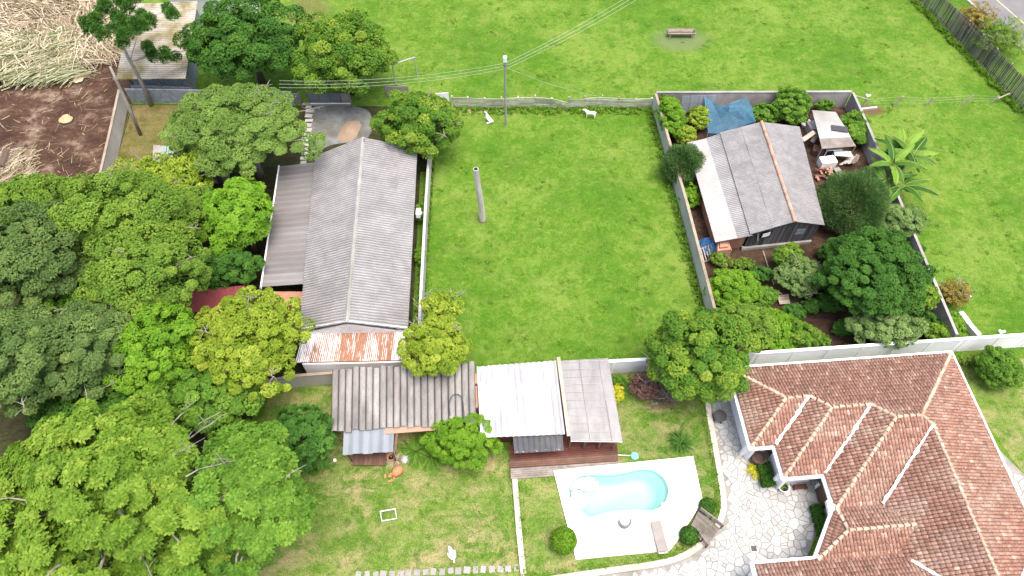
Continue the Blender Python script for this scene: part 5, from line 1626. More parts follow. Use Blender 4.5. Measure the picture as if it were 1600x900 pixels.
def goat_lying(loc, rz):
    t = local_thing('goat', 'white goat lying in the grass with its head raised', 'goat', loc, rz, 'white goats in the paddock')
    vs_ = [(-0.45, 0, 0.24), (-0.15, 0.02, 0.27), (0.15, 0, 0.29), (0.36, -0.02, 0.38), (0.46, -0.02, 0.58), (0.50, -0.02, 0.76), (0.60, 0.06, 0.74), (0.66, 0.12, 0.71)]
    rd_ = [0.19, 0.23, 0.22, 0.16, 0.09, 0.085, 0.06, 0.04]
    ed = [(i, i + 1) for i in range(7)]
    for pts in (((-0.4, 0.24, 0.14), (-0.1, 0.34, 0.08), (-0.35, 0.38, 0.05)), ((-0.45, -0.2, 0.14), (-0.15, -0.3, 0.07), (-0.35, -0.32, 0.05)), ((0.38, 0.14, 0.16), (0.56, 0.17, 0.07), (0.32, 0.2, 0.05)), ((0.38, -0.16, 0.16), (0.6, -0.17, 0.06), (0.75, -0.16, 0.05))):
        b = len(vs_)
        vs_ += list(pts)
        rd_ += [0.075, 0.05, 0.035]
        ed += [(0 if pts[0][0] < 0 else 3, b), (b, b + 1), (b + 1, b + 2)]
    for s in (1, -1):
        b = len(vs_)
        vs_ += [(0.46, s * 0.14, 0.80)]
        rd_ += [0.025]
        ed += [(5, b)]
    b = len(vs_)
    vs_ += [(-0.6, 0, 0.34)]
    rd_ += [0.035]
    ed += [(0, b)]
    skin_body('body', vs_, ed, rd_, M['goat_coat'], t, 1)
    for s in (1, -1):
        MB().tube([(0.48, s * 0.04, 0.83), (0.42, s * 0.06, 0.94), (0.34, s * 0.07, 0.99)], [0.022, 0.016, 0.008], 6).build('horn', M['hoof'], t)
goat_lying(at(764, 189, 0), math.radians(125))
def dog(loc, rz):
    t = local_thing('dog', 'white dog with grey head patch sitting on the lawn above the stepping stones', 'dog', loc, rz)
    vs_ = [(-0.22, 0, 0.18), (-0.10, 0, 0.32), (0.06, 0, 0.48), (0.16, 0, 0.62), (0.22, 0, 0.74), (0.34, 0, 0.72), (0.42, 0, 0.69)]
    rd_ = [0.20, 0.19, 0.17, 0.11, 0.105, 0.075, 0.05]
    ed = [(i, i + 1) for i in range(6)]
    for s in (1, -1):
        b = len(vs_)
        vs_ += [(-0.12, s * 0.2, 0.18), (0.10, s * 0.24, 0.10), (0.2, s * 0.22, 0.04)]
        rd_ += [0.10, 0.06, 0.045]
        ed += [(0, b), (b, b + 1), (b + 1, b + 2)]
        b = len(vs_)
        vs_ += [(0.16, s * 0.11, 0.34), (0.18, s * 0.11, 0.16), (0.22, s * 0.11, 0.035)]
        rd_ += [0.07, 0.05, 0.045]
        ed += [(2, b), (b, b + 1), (b + 1, b + 2)]
        b = len(vs_)
        vs_ += [(0.18, s * 0.13, 0.84)]
        rd_ += [0.03]
        ed += [(4, b)]
    b = len(vs_)
    vs_ += [(-0.42, 0.02, 0.09), (-0.60, 0.08, 0.07)]
    rd_ += [0.05, 0.035]
    ed += [(0, b), (b, b + 1)]
    skin_body('body', vs_, ed, rd_, M['goat_coat'], t, 1)
    MB().lathe((0.21, 0.0, 0.80), [(0.10, 0), (0.085, 0.04), (0.04, 0.065), (0.01, 0.07)], 10).build('head_patch', M['grey_hair'], t, True)
    MB().lathe((0.455, 0, 0.69), [(0.02, -0.015), (0.025, 0), (0.01, 0.02)], 6).build('nose', M['dark_void'], t)
dog(at(706, 866, 0), math.radians(115))

# ================================================================== vegetation
def rand_dirs(rng, n, zmin=-1.0):
    z = rng.uniform(zmin, 1, n)
    a = rng.uniform(0, 2 * math.pi, n)
    r = np.sqrt(1 - z * z)
    return np.stack([r * np.cos(a), r * np.sin(a), z], 1)
def norm(a):
    return a / np.maximum(np.linalg.norm(a, axis=1, keepdims=True), 1e-9)
def leaves(rng, pos, nrm, L, W, tint, droop=0.25, name='crown'):
    """one folded leaf blade of two quads-worth (a bent rhombus) at each position"""
    n = len(pos)
    t = norm(np.cross(nrm, rng.normal(size=(n, 3))))
    b = np.cross(nrm, t)
    L = L * rng.uniform(0.65, 1.3, (n, 1))
    W = W * rng.uniform(0.7, 1.25, (n, 1))
    base = pos - t * L * 0.5
    tip = pos + t * L * 0.5 - nrm * L * droop
    l = pos + b * W * 0.5 + nrm * W * 0.12
    r = pos - b * W * 0.5 + nrm * W * 0.12
    verts = np.stack([base, l, tip, r], 1).reshape(-1, 3)
    quads = np.arange(n * 4).reshape(n, 4)
    return verts, quads, tint
def fill_leaves(rng, R, n, L, W, zmin):
    d = rand_dirs(rng, n, max(-0.7, zmin - 0.25))
    pos = d * np.asarray(R) * rng.uniform(0.36, 0.58, (n, 1))
    nrm = norm(d + np.array([0, 0, 0.6]) + rng.normal(size=d.shape) * 0.5)
    return leaves(rng, pos, nrm, L, W, rng.random(n) * 0.6)
def spaced_dirs(rng, n, zmin):
    c = rand_dirs(rng, n * 5, zmin)
    out = [c[0]]
    dist = np.linalg.norm(c - c[0], axis=1)
    for _ in range(n - 1):
        i = int(np.argmax(dist * rng.uniform(0.75, 1.0, len(c))))
        out.append(c[i])
        dist = np.minimum(dist, np.linalg.norm(c - c[i], axis=1))
    o = np.array(out)
    rng.shuffle(o)
    return o
def crown_cloud(rng, R, n_clump, n_leaf, L, W, cr=0.19, zmin=-0.45, squash=0.7, inner=0.28, updir=0.85, rosette=0, lump=0.22, spread=0.35, clump_var=0.55):
    """leaf clumps spread through an uneven ellipsoid; returns verts, quads, tint, clump centres"""
    R = np.array(R)
    d = spaced_dirs(rng, n_clump, zmin)
    ph = rng.uniform(0, 6.28, (4, 3))
    fr = rng.uniform(1.5, 3.5, (4, 3))
    lum = sum(np.sin((d * fr[k] + ph[k]).sum(1) * 1.6) for k in range(4)) / 4
    rad = (1 - lump * 0.5 + lump * lum) * np.where(rng.random(n_clump) < inner, rng.uniform(0.35, 0.8, n_clump), rng.uniform(0.82, 1.0, n_clump))
    k = cr * R.mean()
    cc = d * rad[:, None] * np.maximum(R - k * 0.75, R * 0.3)
    csz = k * rng.uniform(0.6, 1.3, n_clump)
    ctint = rng.beta(2, 2, n_clump)
    per = max(1, n_leaf // n_clump)
    out_c = norm(cc / R)
    ci = np.repeat(np.arange(n_clump), per)
    ld = norm(rand_dirs(rng, len(ci), -0.25) + out_c[ci] * 0.35)
    lr = 0.62 + 0.38 * np.sqrt(rng.random(len(ci)))
    off = ld * (lr * csz[ci])[:, None]
    off[:, 2] *= squash
    pos = cc[ci] + off
    out = norm(cc[ci] / R)
    nrm = norm(ld * 0.55 + out * 0.35 + np.array([0, 0, updir]) + rng.normal(size=ld.shape) * spread)
    tint = np.clip(ctint[ci] * clump_var + rng.random(len(ci)) * (1 - clump_var), 0, 1)
    if rosette:
        q = rosette
        n = len(pos)
        t = norm(np.cross(nrm, rng.normal(size=(n, 3))))
        b = np.cross(nrm, t)
        vs_, tn = [], []
        for j in range(q):
            a = 2 * math.pi * j / q + rng.uniform(-0.25, 0.25, (n, 1))
            rad_ = t * np.cos(a) + b * np.sin(a)
            sid = -t * np.sin(a) + b * np.cos(a)
            LL = L * rng.uniform(0.75, 1.15, (n, 1))
            el = rng.uniform(0.1, 0.55, (n, 1))
            base = pos
            tip = pos + rad_ * LL + nrm * LL * (el - 0.25)
            mid = pos + rad_ * LL * 0.58 + nrm * LL * el * 0.8
            vs_.append(np.stack([base, mid + sid * W * 0.5, tip, mid - sid * W * 0.5], 1))
            tn.append(np.clip(tint + rng.uniform(-0.12, 0.12, n), 0, 1))
        verts = np.concatenate(vs_).reshape(-1, 3)
        quads = np.arange(len(verts)).reshape(-1, 4)
        v2, q2, t2 = fill_leaves(rng, R, n_leaf // 2, L * 1.3, W * 1.4, zmin)
        return np.concatenate([verts, v2]), np.arange(len(verts) + len(v2)).reshape(-1, 4), np.concatenate(tn + [t2]), cc
    v, q, tint = leaves(rng, pos, nrm, L, W, tint)
    v2, q2, t2 = fill_leaves(rng, R, n_leaf // 5, L * 1.6, W * 1.7, zmin)
    return np.concatenate([v, v2]), np.arange(len(v) + len(v2)).reshape(-1, 4), np.concatenate([tint, t2]), cc
def limb(mb, a, b, r0, r1, rr, n=4, wig=0.12):
    pts, rad = [], []
    L = (b - a).length
    for k in range(n + 1):
        t = k / n
        p = a.lerp(b, t) + V(rr.uniform(-1, 1), rr.uniform(-1, 1), rr.uniform(-0.5, 1)) * (wig * L * math.sin(math.pi * t) * 0.6)
        pts.append(p)
        rad.append(r0 + (r1 - r0) * t)
    mb.tube(pts, rad, 6)
NLEAF = [0]
def tree(name, label, cat, px, py, zc, rx, ry=None, rz=None, mat='leaf_green', n_leaf=9000, n_clump=46, leaf=(0.3, 0.16), seed=0, bark='bark_brown', group=None, limbs=9, bare=0, tilt=(0, 0), grow=1.2, dens=0.8, **kw):
    """px, py: where the crown's centre shows; zc: height of that centre; rx, ry in photo px; rz in m"""
    rng = np.random.default_rng(1000 + seed)
    rr = random.Random(seed)
    c = at(px, py, zc)
    s = mpp(c)
    ry = rx if ry is None else ry
    R = (rx * s * grow, ry * s * grow, (rz if rz else 0.8 * rx * s) * (0.5 + 0.5 * grow))
    root = thing(name, label, cat, (c.x + tilt[0], c.y + tilt[1], 0), group)
    if not kw.get('rosette') and n_leaf > 3000:
        n_leaf, leaf = int(n_leaf * 1.45), (leaf[0] * 0.82, leaf[1] * 0.82)
    cr_ = max(0.07, kw.pop('cr', 0.19) * dens)
    n_clump = max(10, min(int(2.5 / cr_ ** 2), n_leaf // (8 if kw.get('rosette') else 26)))
    kw['cr'] = cr_
    n_clump = kw.pop('nc', n_clump)
    v, q, tint, cc = crown_cloud(rng, R, n_clump, n_leaf, leaf[0], leaf[1], **kw)
    v = v + np.array(c)
    keep = None
    low = v[:, 2].reshape(-1, 4).min(1)
    ok = low > 0.02
    if not ok.all():
        vv = v.reshape(-1, 4, 3)[ok].reshape(-1, 3)
        v, q, tint = vv, np.arange(len(vv)).reshape(-1, 4), tint[ok]
    NLEAF[0] += len(q)
    me = np_mesh('crown', v, q, tint)
    cr = link('crown', me, M[mat], root)
    mb = MB()
    base = V(c.x + tilt[0], c.y + tilt[1], -0.05)
    fork = V(c.x + tilt[0] * 0.4, c.y + tilt[1] * 0.4, max(0.25, zc - R[2] * 0.55))
    tr0 = min(0.42, 0.055 * (R[0] + R[2]) + 0.03)
    mb.tube([base, base.lerp(fork, 0.5) + V(rr.uniform(-0.1, 0.1), rr.uniform(-0.1, 0.1), 0), fork], [tr0, tr0 * 0.8, tr0 * 0.7], 8)
    mb.build('trunk', M[bark], root, True)
    if limbs:
        mb = MB()
        for k in range(limbs):
            e = Vector(cc[rr.randrange(len(cc))]) + c
            if e.z < 0.1:
                continue
            limb(mb, fork, e, tr0 * 0.5, 0.025, rr)
        for k in range(bare):
            d = Vector(rand_dirs(rng, 1, -0.1)[0])
            a = c + V(d.x * R[0], d.y * R[1], d.z * R[2]) * 0.7
            b = c + V(d.x * R[0], d.y * R[1], d.z * R[2]) * 0.99
            limb(mb, fork, a, tr0 * 0.35, 0.04, rr)
            limb(mb, a, b, 0.04, 0.012, rr)
            for _ in range(3):
                m2 = a.lerp(b, rr.uniform(0.3, 0.8))
                limb(mb, m2, m2 + V(rr.uniform(-0.7, 0.7), rr.uniform(-0.7, 0.7), rr.uniform(-0.1, 0.5)), 0.025, 0.008, rr, 2)
        mb.build('branches', M['bark_pale' if bare else bark], root, True)
    return root

# -- wood on the left
tree('broadleaf_tree', 'huge lime-green tree filling the bottom left corner', 'tree', 170, 765, 8.5, 205, 168, 3.6, 'leaf_lime', 7600, 150, (0.36, 0.17), 1, 'bark_pale', limbs=30, bare=10, rosette=7, cr=0.125, zmin=0.0, squash=0.65, inner=0.25, lump=0.34, grow=1.1, nc=165)
tree('broadleaf_tree', 'mid-green tree with layered rosettes at the edge of the garden lawn', 'tree', 392, 775, 7.5, 96, 148, 3.3, 'leaf_green', 4600, 90, (0.36, 0.17), 2, 'bark_pale', limbs=18, bare=4, rosette=7, cr=0.15, zmin=-0.15, squash=0.65, inner=0.25, lump=0.34, grow=1.06, nc=120)
tree('broadleaf_tree', 'lime-green rosette tree cut off by the bottom edge', 'tree', 60, 905, 7.0, 120, 90, 3.0, 'leaf_lime', 3600, 50, (0.30, 0.14), 3, 'bark_pale', limbs=12, bare=5, rosette=6, cr=0.2, zmin=-0.1, squash=0.6, inner=0.3, nc=75)
tree('broadleaf_tree', 'lime-green rosette tree low at the bottom edge beside the lawn', 'tree', 285, 885, 6.0, 85, 70, 2.6, 'leaf_lime', 2600, 50, (0.30, 0.14), 67, 'bark_pale', limbs=10, bare=3, rosette=6, cr=0.22, zmin=-0.1, squash=0.6, inner=0.3, nc=60)
tree('broadleaf_tree', 'dense blue-green tree at the left edge below the olive tree', 'tree', 45, 400, 8.5, 85, 95, 3.6, 'leaf_blue', 17000, 70, (0.30, 0.15), 4, inner=0.2, cr=0.22)
tree('broadleaf_tree', 'blue-green tree low on the left edge above the huge lime tree', 'tree', 30, 560, 8.5, 85, 90, 3.2, 'leaf_blue', 15000, 60, (0.30, 0.15), 5, limbs=12, bare=3, inner=0.2, cr=0.22)
tree('broadleaf_tree', 'rounded blue-green tree right of two others near the left edge', 'tree', 140, 545, 7.5, 75, 75, 3.0, 'leaf_blue', 14000, 54, (0.30, 0.15), 6, bare=2, inner=0.2, cr=0.22)
tree('broadleaf_tree', 'broad olive-green tree with many tight clumps below the red soil', 'tree', 165, 340, 8.0, 130, 75, 3.4, 'leaf_olive', 22000, 110, (0.28, 0.14), 7, limbs=14, bare=2, inner=0.15, cr=0.16, squash=0.8)
tree('broadleaf_tree', 'tall olive-green tree hanging down left of the red-roofed shed', 'tree', 225, 430, 7.5, 88, 85, 3.6, 'leaf_olive', 17000, 80, (0.28, 0.14), 8, bare=2, inner=0.15, cr=0.18, squash=0.85)
tree('broadleaf_tree', 'bright mid-green tree in front of the red-roofed shed', 'tree', 245, 545, 6.5, 62, 85, 2.8, 'leaf_bright', 14000, 110, (0.26, 0.14), 9, inner=0.25, cr=0.15, squash=0.8)
tree('broadleaf_tree', 'yellow-green tree by the low wall left of the rusted porch', 'tree', 388, 535, 6.0, 84, 88, 3.0, 'leaf_yellow', 20000, 140, (0.25, 0.13), 10, bare=4, inner=0.22, cr=0.14, squash=0.85)
tree('broadleaf_tree', 'feathery light green tree behind the side lean-to', 'tree', 372, 195, 6.6, 118, 85, 2.6, 'leaf_feather', 26000, 150, (0.30, 0.10), 11, 'bark_pale', limbs=14, bare=6, inner=0.12, cr=0.17, squash=0.55, lump=0.3)
tree('broadleaf_tree', 'thin yellowish tree over the translucent lean-to roof', 'tree', 255, 278, 5.5, 75, 45, 2.2, 'leaf_yellow', 5200, 60, (0.26, 0.15), 12, 'bark_pale', limbs=16, bare=10, inner=0.3, cr=0.2, lump=0.4)
tree('broadleaf_tree', 'glossy bright green tree against the stained lean-to roof', 'tree', 372, 338, 5.0, 48, 58, 2.4, 'leaf_bright', 1700, 70, (0.36, 0.15), 13, inner=0.2, cr=0.18, rosette=7, squash=0.8)
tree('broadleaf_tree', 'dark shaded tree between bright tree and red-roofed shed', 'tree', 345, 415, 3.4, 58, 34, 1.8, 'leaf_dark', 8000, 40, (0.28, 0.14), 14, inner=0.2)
tree('broadleaf_tree', 'dense dark green round tree at the top left of the far field', 'tree', 385, 62, 5.5, 88, 72, 3.6, 'leaf_dark', 17000, 84, (0.32, 0.18), 15, inner=0.15, cr=0.2, squash=0.85)
tree('broadleaf_tree', 'yellow-tipped green tree behind the concrete yard', 'tree', 537, 82, 5.0, 72, 78, 3.4, 'leaf_tipped', 15000, 80, (0.30, 0.17), 16, inner=0.15, cr=0.2, squash=0.85)
tree('broadleaf_tree', 'yellow-tipped tree at the far corner of the long house roof', 'tree', 652, 192, 4.2, 64, 56, 2.8, 'leaf_tipped', 13500, 70, (0.28, 0.15), 17, bare=4, inner=0.18, cr=0.2, squash=0.8)
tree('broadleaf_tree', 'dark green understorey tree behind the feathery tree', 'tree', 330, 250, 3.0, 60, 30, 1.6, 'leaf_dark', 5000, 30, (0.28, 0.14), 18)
tree('broadleaf_tree', 'mid-green understorey tree between yellow and huge lime trees', 'tree', 312, 625, 5.2, 92, 55, 2.4, 'leaf_green', 12000, 44, (0.28, 0.15), 19)
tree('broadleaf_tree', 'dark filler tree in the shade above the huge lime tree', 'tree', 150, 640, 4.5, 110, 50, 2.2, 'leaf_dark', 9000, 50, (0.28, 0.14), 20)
tree('broadleaf_tree', 'olive tree under the leaning mossy wall at the left edge', 'tree', 60, 315, 5.5, 80, 42, 2.4, 'leaf_olive', 11000, 60, (0.28, 0.14), 63, inner=0.15, cr=0.2)
tree('broadleaf_tree', 'olive-green tree between the thin yellow tree and the glossy tree', 'tree', 290, 335, 5.0, 62, 48, 2.4, 'leaf_olive', 9500, 50, (0.28, 0.14), 64, bare=3, inner=0.15, cr=0.2)
tree('broadleaf_tree', 'dark green tree in the hollow between the blue-green and olive trees', 'tree', 120, 470, 5.5, 80, 60, 2.4, 'leaf_green', 10000, 50, (0.28, 0.14), 65, inner=0.2)
tree('broadleaf_tree', 'dark green tree behind the yellow-green tree near the red roof', 'tree', 195, 600, 5.0, 80, 40, 2.2, 'leaf_green', 9000, 44, (0.28, 0.14), 66)
tree('citrus_tree', 'dark glossy citrus tree on the lawn left of the channel-roofed shed', 'tree', 474, 683, 2.4, 47, 50, 2.0, 'leaf_dark', 900, 36, (0.26, 0.13), 21, rosette=7, inner=0.2, cr=0.25, squash=0.85)
# -- round the sheds and the paddock
tree('garden_tree', 'yellow-green tree growing between rusted porch and grey shed roof', 'tree', 678, 540, 4.4, 52, 50, 1.9, 'leaf_yellow', 8500, 50, (0.24, 0.13), 22, 'bark_pale', bare=5, inner=0.2, cr=0.22, squash=0.85)
tree('garden_tree', 'thin yellowish tree with bare branches beside the paddock wall', 'tree', 690, 478, 4.0, 34, 22, 1.2, 'leaf_yellow', 1500, 22, (0.24, 0.12), 23, 'bark_pale', bare=9, inner=0.3, cr=0.3)
tree('garden_shrub', 'bright green rounded shrub between grey shed and white pavilion', 'shrub', 723, 688, 1.7, 56, 42, 1.7, 'leaf_bright', 15000, 170, (0.20, 0.08), 24, grow=1.2, inner=0.2, cr=0.13, squash=0.9, limbs=5)
tree('garden_tree', 'rounded tree with yellowish tips at the near end of the paddock wall', 'tree', 1094, 556, 4.6, 78, 74, 3.2, 'leaf_tipped', 19000, 90, (0.26, 0.15), 25, inner=0.15, cr=0.19, squash=0.85, bare=2)
tree('garden_tree', 'paler green tree behind the rounded tree by the white wall', 'tree', 1160, 512, 3.2, 50, 42, 1.9, 'leaf_olive', 8500, 44, (0.26, 0.14), 26, inner=0.15)
tree('garden_tree', 'large dark green tree in the vegetable plot', 'tree', 1366, 425, 4.2, 80, 74, 3.0, 'leaf_dark', 20000, 110, (0.26, 0.13), 29, inner=0.18, cr=0.17, squash=0.6)
tree('garden_shrub', 'pale sage shrub below the large dark tree', 'shrub', 1384, 512, 2.2, 60, 34, 1.5, 'leaf_pale', 8500, 54, (0.22, 0.10), 30, inner=0.2, cr=0.22)
tree('garden_shrub', 'pale flowering shrub beside the banana plants', 'shrub', 1410, 345, 1.9, 38, 28, 1.5, 'leaf_pale', 5500, 40, (0.22, 0.10), 31, inner=0.2, cr=0.24)
tree('garden_shrub', 'yellow-green shrub top left of a sage shrub in the vegetable plot', 'shrub', 1232, 402, 1.6, 24, 22, 1.2, 'leaf_tipped', 3500, 24, (0.2, 0.1), 32)
tree('garden_shrub', 'sage green open shrub in the middle of the vegetable plot', 'shrub', 1250, 432, 1.7, 36, 34, 1.4, 'leaf_pale', 5200, 40, (0.20, 0.09), 33, 'bark_pale', bare=4, inner=0.25)
tree('garden_shrub', 'dense bright green mound beside the paddock wall', 'shrub', 1146, 450, 1.1, 42, 34, 1.3, 'leaf_bright', 7500, 44, (0.24, 0.15), 34, inner=0.1, squash=0.8, limbs=4)
tree('garden_shrub', 'fresh green creeping mound at the white wall', 'shrub', 1214, 517, 0.7, 40, 40, 0.95, 'leaf_bright', 7500, 40, (0.22, 0.15), 35, inner=0.1, squash=0.7, limbs=3)
tree('garden_shrub', 'dark olive shrub beside the creeping mound', 'shrub', 1254, 524, 1.0, 27, 25, 1.0, 'leaf_tipped', 4500, 28, (0.18, 0.09), 36, inner=0.1, limbs=4)
tree('garden_shrub', 'tiny green shrub on bare soil by the white wall', 'shrub', 1287, 532, 0.4, 12, 11, 0.45, 'leaf_green', 900, 12, (0.18, 0.1), 37, limbs=3)
tree('garden_shrub', 'low green shrub between mound and sage shrub', 'shrub', 1196, 462, 0.8, 20, 16, 0.8, 'leaf_green', 2200, 18, (0.2, 0.1), 38, limbs=3)
tree('garden_shrub', 'small shrub at the foot of the brick stack', 'shrub', 1124, 403, 0.7, 14, 15, 0.7, 'leaf_olive', 1500, 16, (0.18, 0.09), 39, limbs=3)
tree('garden_shrub', 'thin weedy shrub below the brick part of the timber shed', 'shrub', 1160, 412, 0.5, 20, 10, 0.5, 'leaf_olive', 900, 18, (0.18, 0.08), 40, limbs=4)
tree('garden_shrub', 'tall leafy green bush in the top left corner of the vegetable plot', 'shrub', 1048, 180, 1.6, 22, 42, 1.5, 'leaf_bright', 6500, 40, (0.26, 0.13), 41, inner=0.2)
tree('garden_shrub', 'yellow-green bush left of the blue net', 'shrub', 1092, 184, 1.1, 16, 20, 1.0, 'leaf_yellow', 2200, 20, (0.26, 0.14), 42)
tree('garden_shrub', 'pale yellow bush by the white side of the shed roof', 'shrub', 1070, 210, 1.0, 18, 15, 0.9, 'leaf_yellow', 2200, 20, (0.26, 0.14), 43)
tree('garden_shrub', 'bright bush squeezed between wall and white side roof', 'shrub', 1078, 306, 0.8, 16, 20, 0.8, 'leaf_bright', 2200, 20, (0.26, 0.16), 44)
tree('garden_shrub', 'round-leaved bush behind the timber shed ridge', 'shrub', 1196, 178, 1.1, 26, 18, 1.0, 'leaf_green', 3800, 26, (0.32, 0.2), 45)
tree('garden_shrub', 'tall bushy plant reaching over the back wall', 'shrub', 1238, 165, 1.9, 28, 32, 1.7, 'leaf_green', 6500, 36, (0.32, 0.2), 46)
tree('garden_shrub', 'small shrub against the back wall right of the tall bushy plant', 'shrub', 1288, 165, 0.8, 14, 8, 0.8, 'leaf_green', 1200, 12, (0.28, 0.16), 47)
tree('garden_shrub', 'leafy bush beside the flat scrap shelter', 'shrub', 1335, 200, 1.0, 24, 32, 1.1, 'leaf_green', 5200, 34, (0.30, 0.19), 48)
tree('garden_shrub', 'sparse brownish shrub outside the dark wall', 'shrub', 1492, 458, 1.0, 27, 24, 1.0, 'leaf_rust', 1500, 26, (0.2, 0.08), 49, 'bark_brown', bare=6, inner=0.3)
tree('garden_shrub', 'green creeper bush over the near end of the dark wall', 'shrub', 1488, 508, 0.9, 18, 22, 0.9, 'leaf_bright', 2600, 22, (0.22, 0.12), 50)
tree('garden_shrub', 'lime shrub inside the dark wall by the white wall', 'shrub', 1466, 520, 0.9, 24, 16, 0.9, 'leaf_lime', 2600, 24, (0.24, 0.13), 51)
tree('garden_shrub', 'light green shoots on the right flank of the large dark tree', 'shrub', 1440, 462, 2.2, 26, 22, 1.1, 'leaf_lime', 2200, 24, (0.26, 0.13), 52)
tree('garden_shrub', 'rounded green shrub on the small lawn right of the tiled house', 'shrub', 1561, 575, 1.4, 34, 33, 1.5, 'leaf_green', 6500, 40, (0.2, 0.11), 53, inner=0.1)
tree('garden_shrub', 'low yellowish hedge at the foot of the white wall', 'shrub', 1512, 563, 0.4, 24, 7, 0.4, 'leaf_olive', 1500, 18, (0.18, 0.09), 54)
tree('verge_shrub', 'rusty-green feathery shrub hanging over the palisade fence', 'shrub', 1524, 30, 1.7, 30, 26, 1.7, 'leaf_rust', 2600, 26, (0.34, 0.07), 55, bare=5, inner=0.3)
tree('verge_shrub', 'grey-green wispy shrub on the verge by the road', 'shrub', 1564, 58, 1.9, 38, 40, 2.0, 'leaf_olive', 3000, 34, (0.36, 0.07), 56, bare=12, inner=0.3)
tree('garden_shrub', 'climbing green weeds in the gap beside the long house wall', 'shrub', 656, 398, 0.8, 8, 14, 0.7, 'leaf_bright', 900, 12, (0.24, 0.14), 57)
tree('garden_shrub', 'small green weed bush in the gap near the air conditioner', 'shrub', 656, 330, 0.8, 7, 16, 0.7, 'leaf_green', 700, 12, (0.24, 0.14), 58)
tree('garden_shrub', 'purple-leaved shrub at the foot of the white wall', 'shrub', 1012, 602, 1.2, 28, 22, 1.1, 'leaf_purple', 3000, 30, (0.16, 0.06), 59, 'bark_pale', bare=6, inner=0.3)
tree('garden_shrub', 'bare twiggy shrub under the rounded tree by the pool lawn', 'shrub', 1040, 622, 0.8, 30, 18, 0.8, 'leaf_purple', 500, 14, (0.14, 0.05), 60, 'bark_pale', bare=18, inner=0.3)
tree('garden_shrub', 'golden yellow shrub beside the translucent pavilion roof', 'shrub', 965, 614, 0.6, 10, 16, 0.6, 'leaf_gold', 1100, 14, (0.2, 0.08), 61, limbs=3)
tree('garden_shrub', 'dark green low shrub at the pavilion corner by the white wall', 'shrub', 966, 596, 0.7, 12, 9, 0.7, 'leaf_green', 1000, 12, (0.2, 0.1), 62, limbs=3)
# fine-leaved balls
def fuzzy_ball(name, label, cat, px, py, zc, r_px, rzf, n, mat, seed, tuft=0.32):
    rng = np.random.default_rng(seed)
    c = at(px, py, zc)
    r = r_px * mpp(c)
    root = thing(name, label, cat, (c.x, c.y, 0))
    vs_, tn = [], []
    for (lo, hi, frac, L, W) in ((0.62, 0.80, 0.35, 0.30, 0.09), (0.80, 1.0, 0.65, tuft, 0.045)):
        m = int(n * frac)
        d = rand_dirs(rng, m, -0.75)
        lum = 1 + 0.06 * np.sin(d[:, 0] * 7 + seed) * np.sin(d[:, 1] * 6 + 1) + 0.05 * np.sin(d[:, 2] * 9 + d[:, 0] * 5)
        pos = d * (r * rng.uniform(lo, hi, m) * lum)[:, None] * np.array([1, 1, rzf]) + np.array(c)
        ax = norm(d + rng.normal(size=d.shape) * 0.45 + np.array([0, 0, 0.25]))
        sd = norm(np.cross(ax, rng.normal(size=d.shape)))
        l = L * rng.uniform(0.6, 1.2, (m, 1))
        vs_.append(np.stack([pos - ax * l * 0.4, pos + sd * W / 2, pos + ax * l * 0.6, pos - sd * W / 2], 1))
        tn.append(np.clip(0.5 + 0.25 * np.sin(d[:, 0] * 5 + d[:, 1] * 4) + rng.normal(size=m) * 0.2, 0, 1))
    v = np.concatenate(vs_).reshape(-1, 4, 3)
    ok = v[:, :, 2].min(1) > 0.02
    v = v[ok].reshape(-1, 3)
    link('crown', np_mesh('crown', v, np.arange(len(v)).reshape(-1, 4), np.concatenate(tn)[ok]), M[mat], root)
    MB().tube([V(c.x, c.y, 0), V(c.x, c.y, zc)], [0.14, 0.08], 7).build('trunk', M['bark_brown'], root)
fuzzy_ball('garden_shrub', 'dark fine-leaved ball shrub on the coping of the paddock wall', 'shrub', 1067, 257, 1.75, 33, 0.95, 15000, 'leaf_needle', 27, 0.26)
fuzzy_ball('garden_tree', 'soft grey-green needle-leaved ball beside the timber shed', 'tree', 1331, 318, 2.4, 53, 0.95, 26000, 'leaf_needle', 28, 0.34)
for k, (px, py, rx, ry, lab) in enumerate(((1300, 470, 22, 18, 'low dark weedy shrub left of the large dark tree'), (1318, 512, 16, 12, 'small dark shrub left of the pale sage shrub'), (1268, 478, 14, 12, 'small dark shrub below the sage green open shrub'), (1300, 395, 22, 16, 'dark shrub under the timber shed window end'), (1448, 500, 18, 16, 'dark shrub in the near corner of the dark wall'), (1424, 392, 20, 18, 'dark shrub between the pale flowering shrub and dark wall'), (1345, 385, 40, 22, 'dark leafy shrub under the needle-leaved ball'), (1176, 492, 20, 16, 'dark shrub between the bright mound and the white wall'), (1240, 488, 18, 14, 'dark shrub above the dark olive shrub'), (1292, 440, 20, 16, 'dark shrub right of the sage green open shrub'), (1190, 428, 18, 12, 'dark weedy shrub beside the thin pale pole'))):
    tree('garden_shrub', lab, 'shrub', px, py, 0.7, rx, ry, 0.8, 'leaf_dark', 2600, 20, (0.22, 0.11), 150 + k, limbs=3)
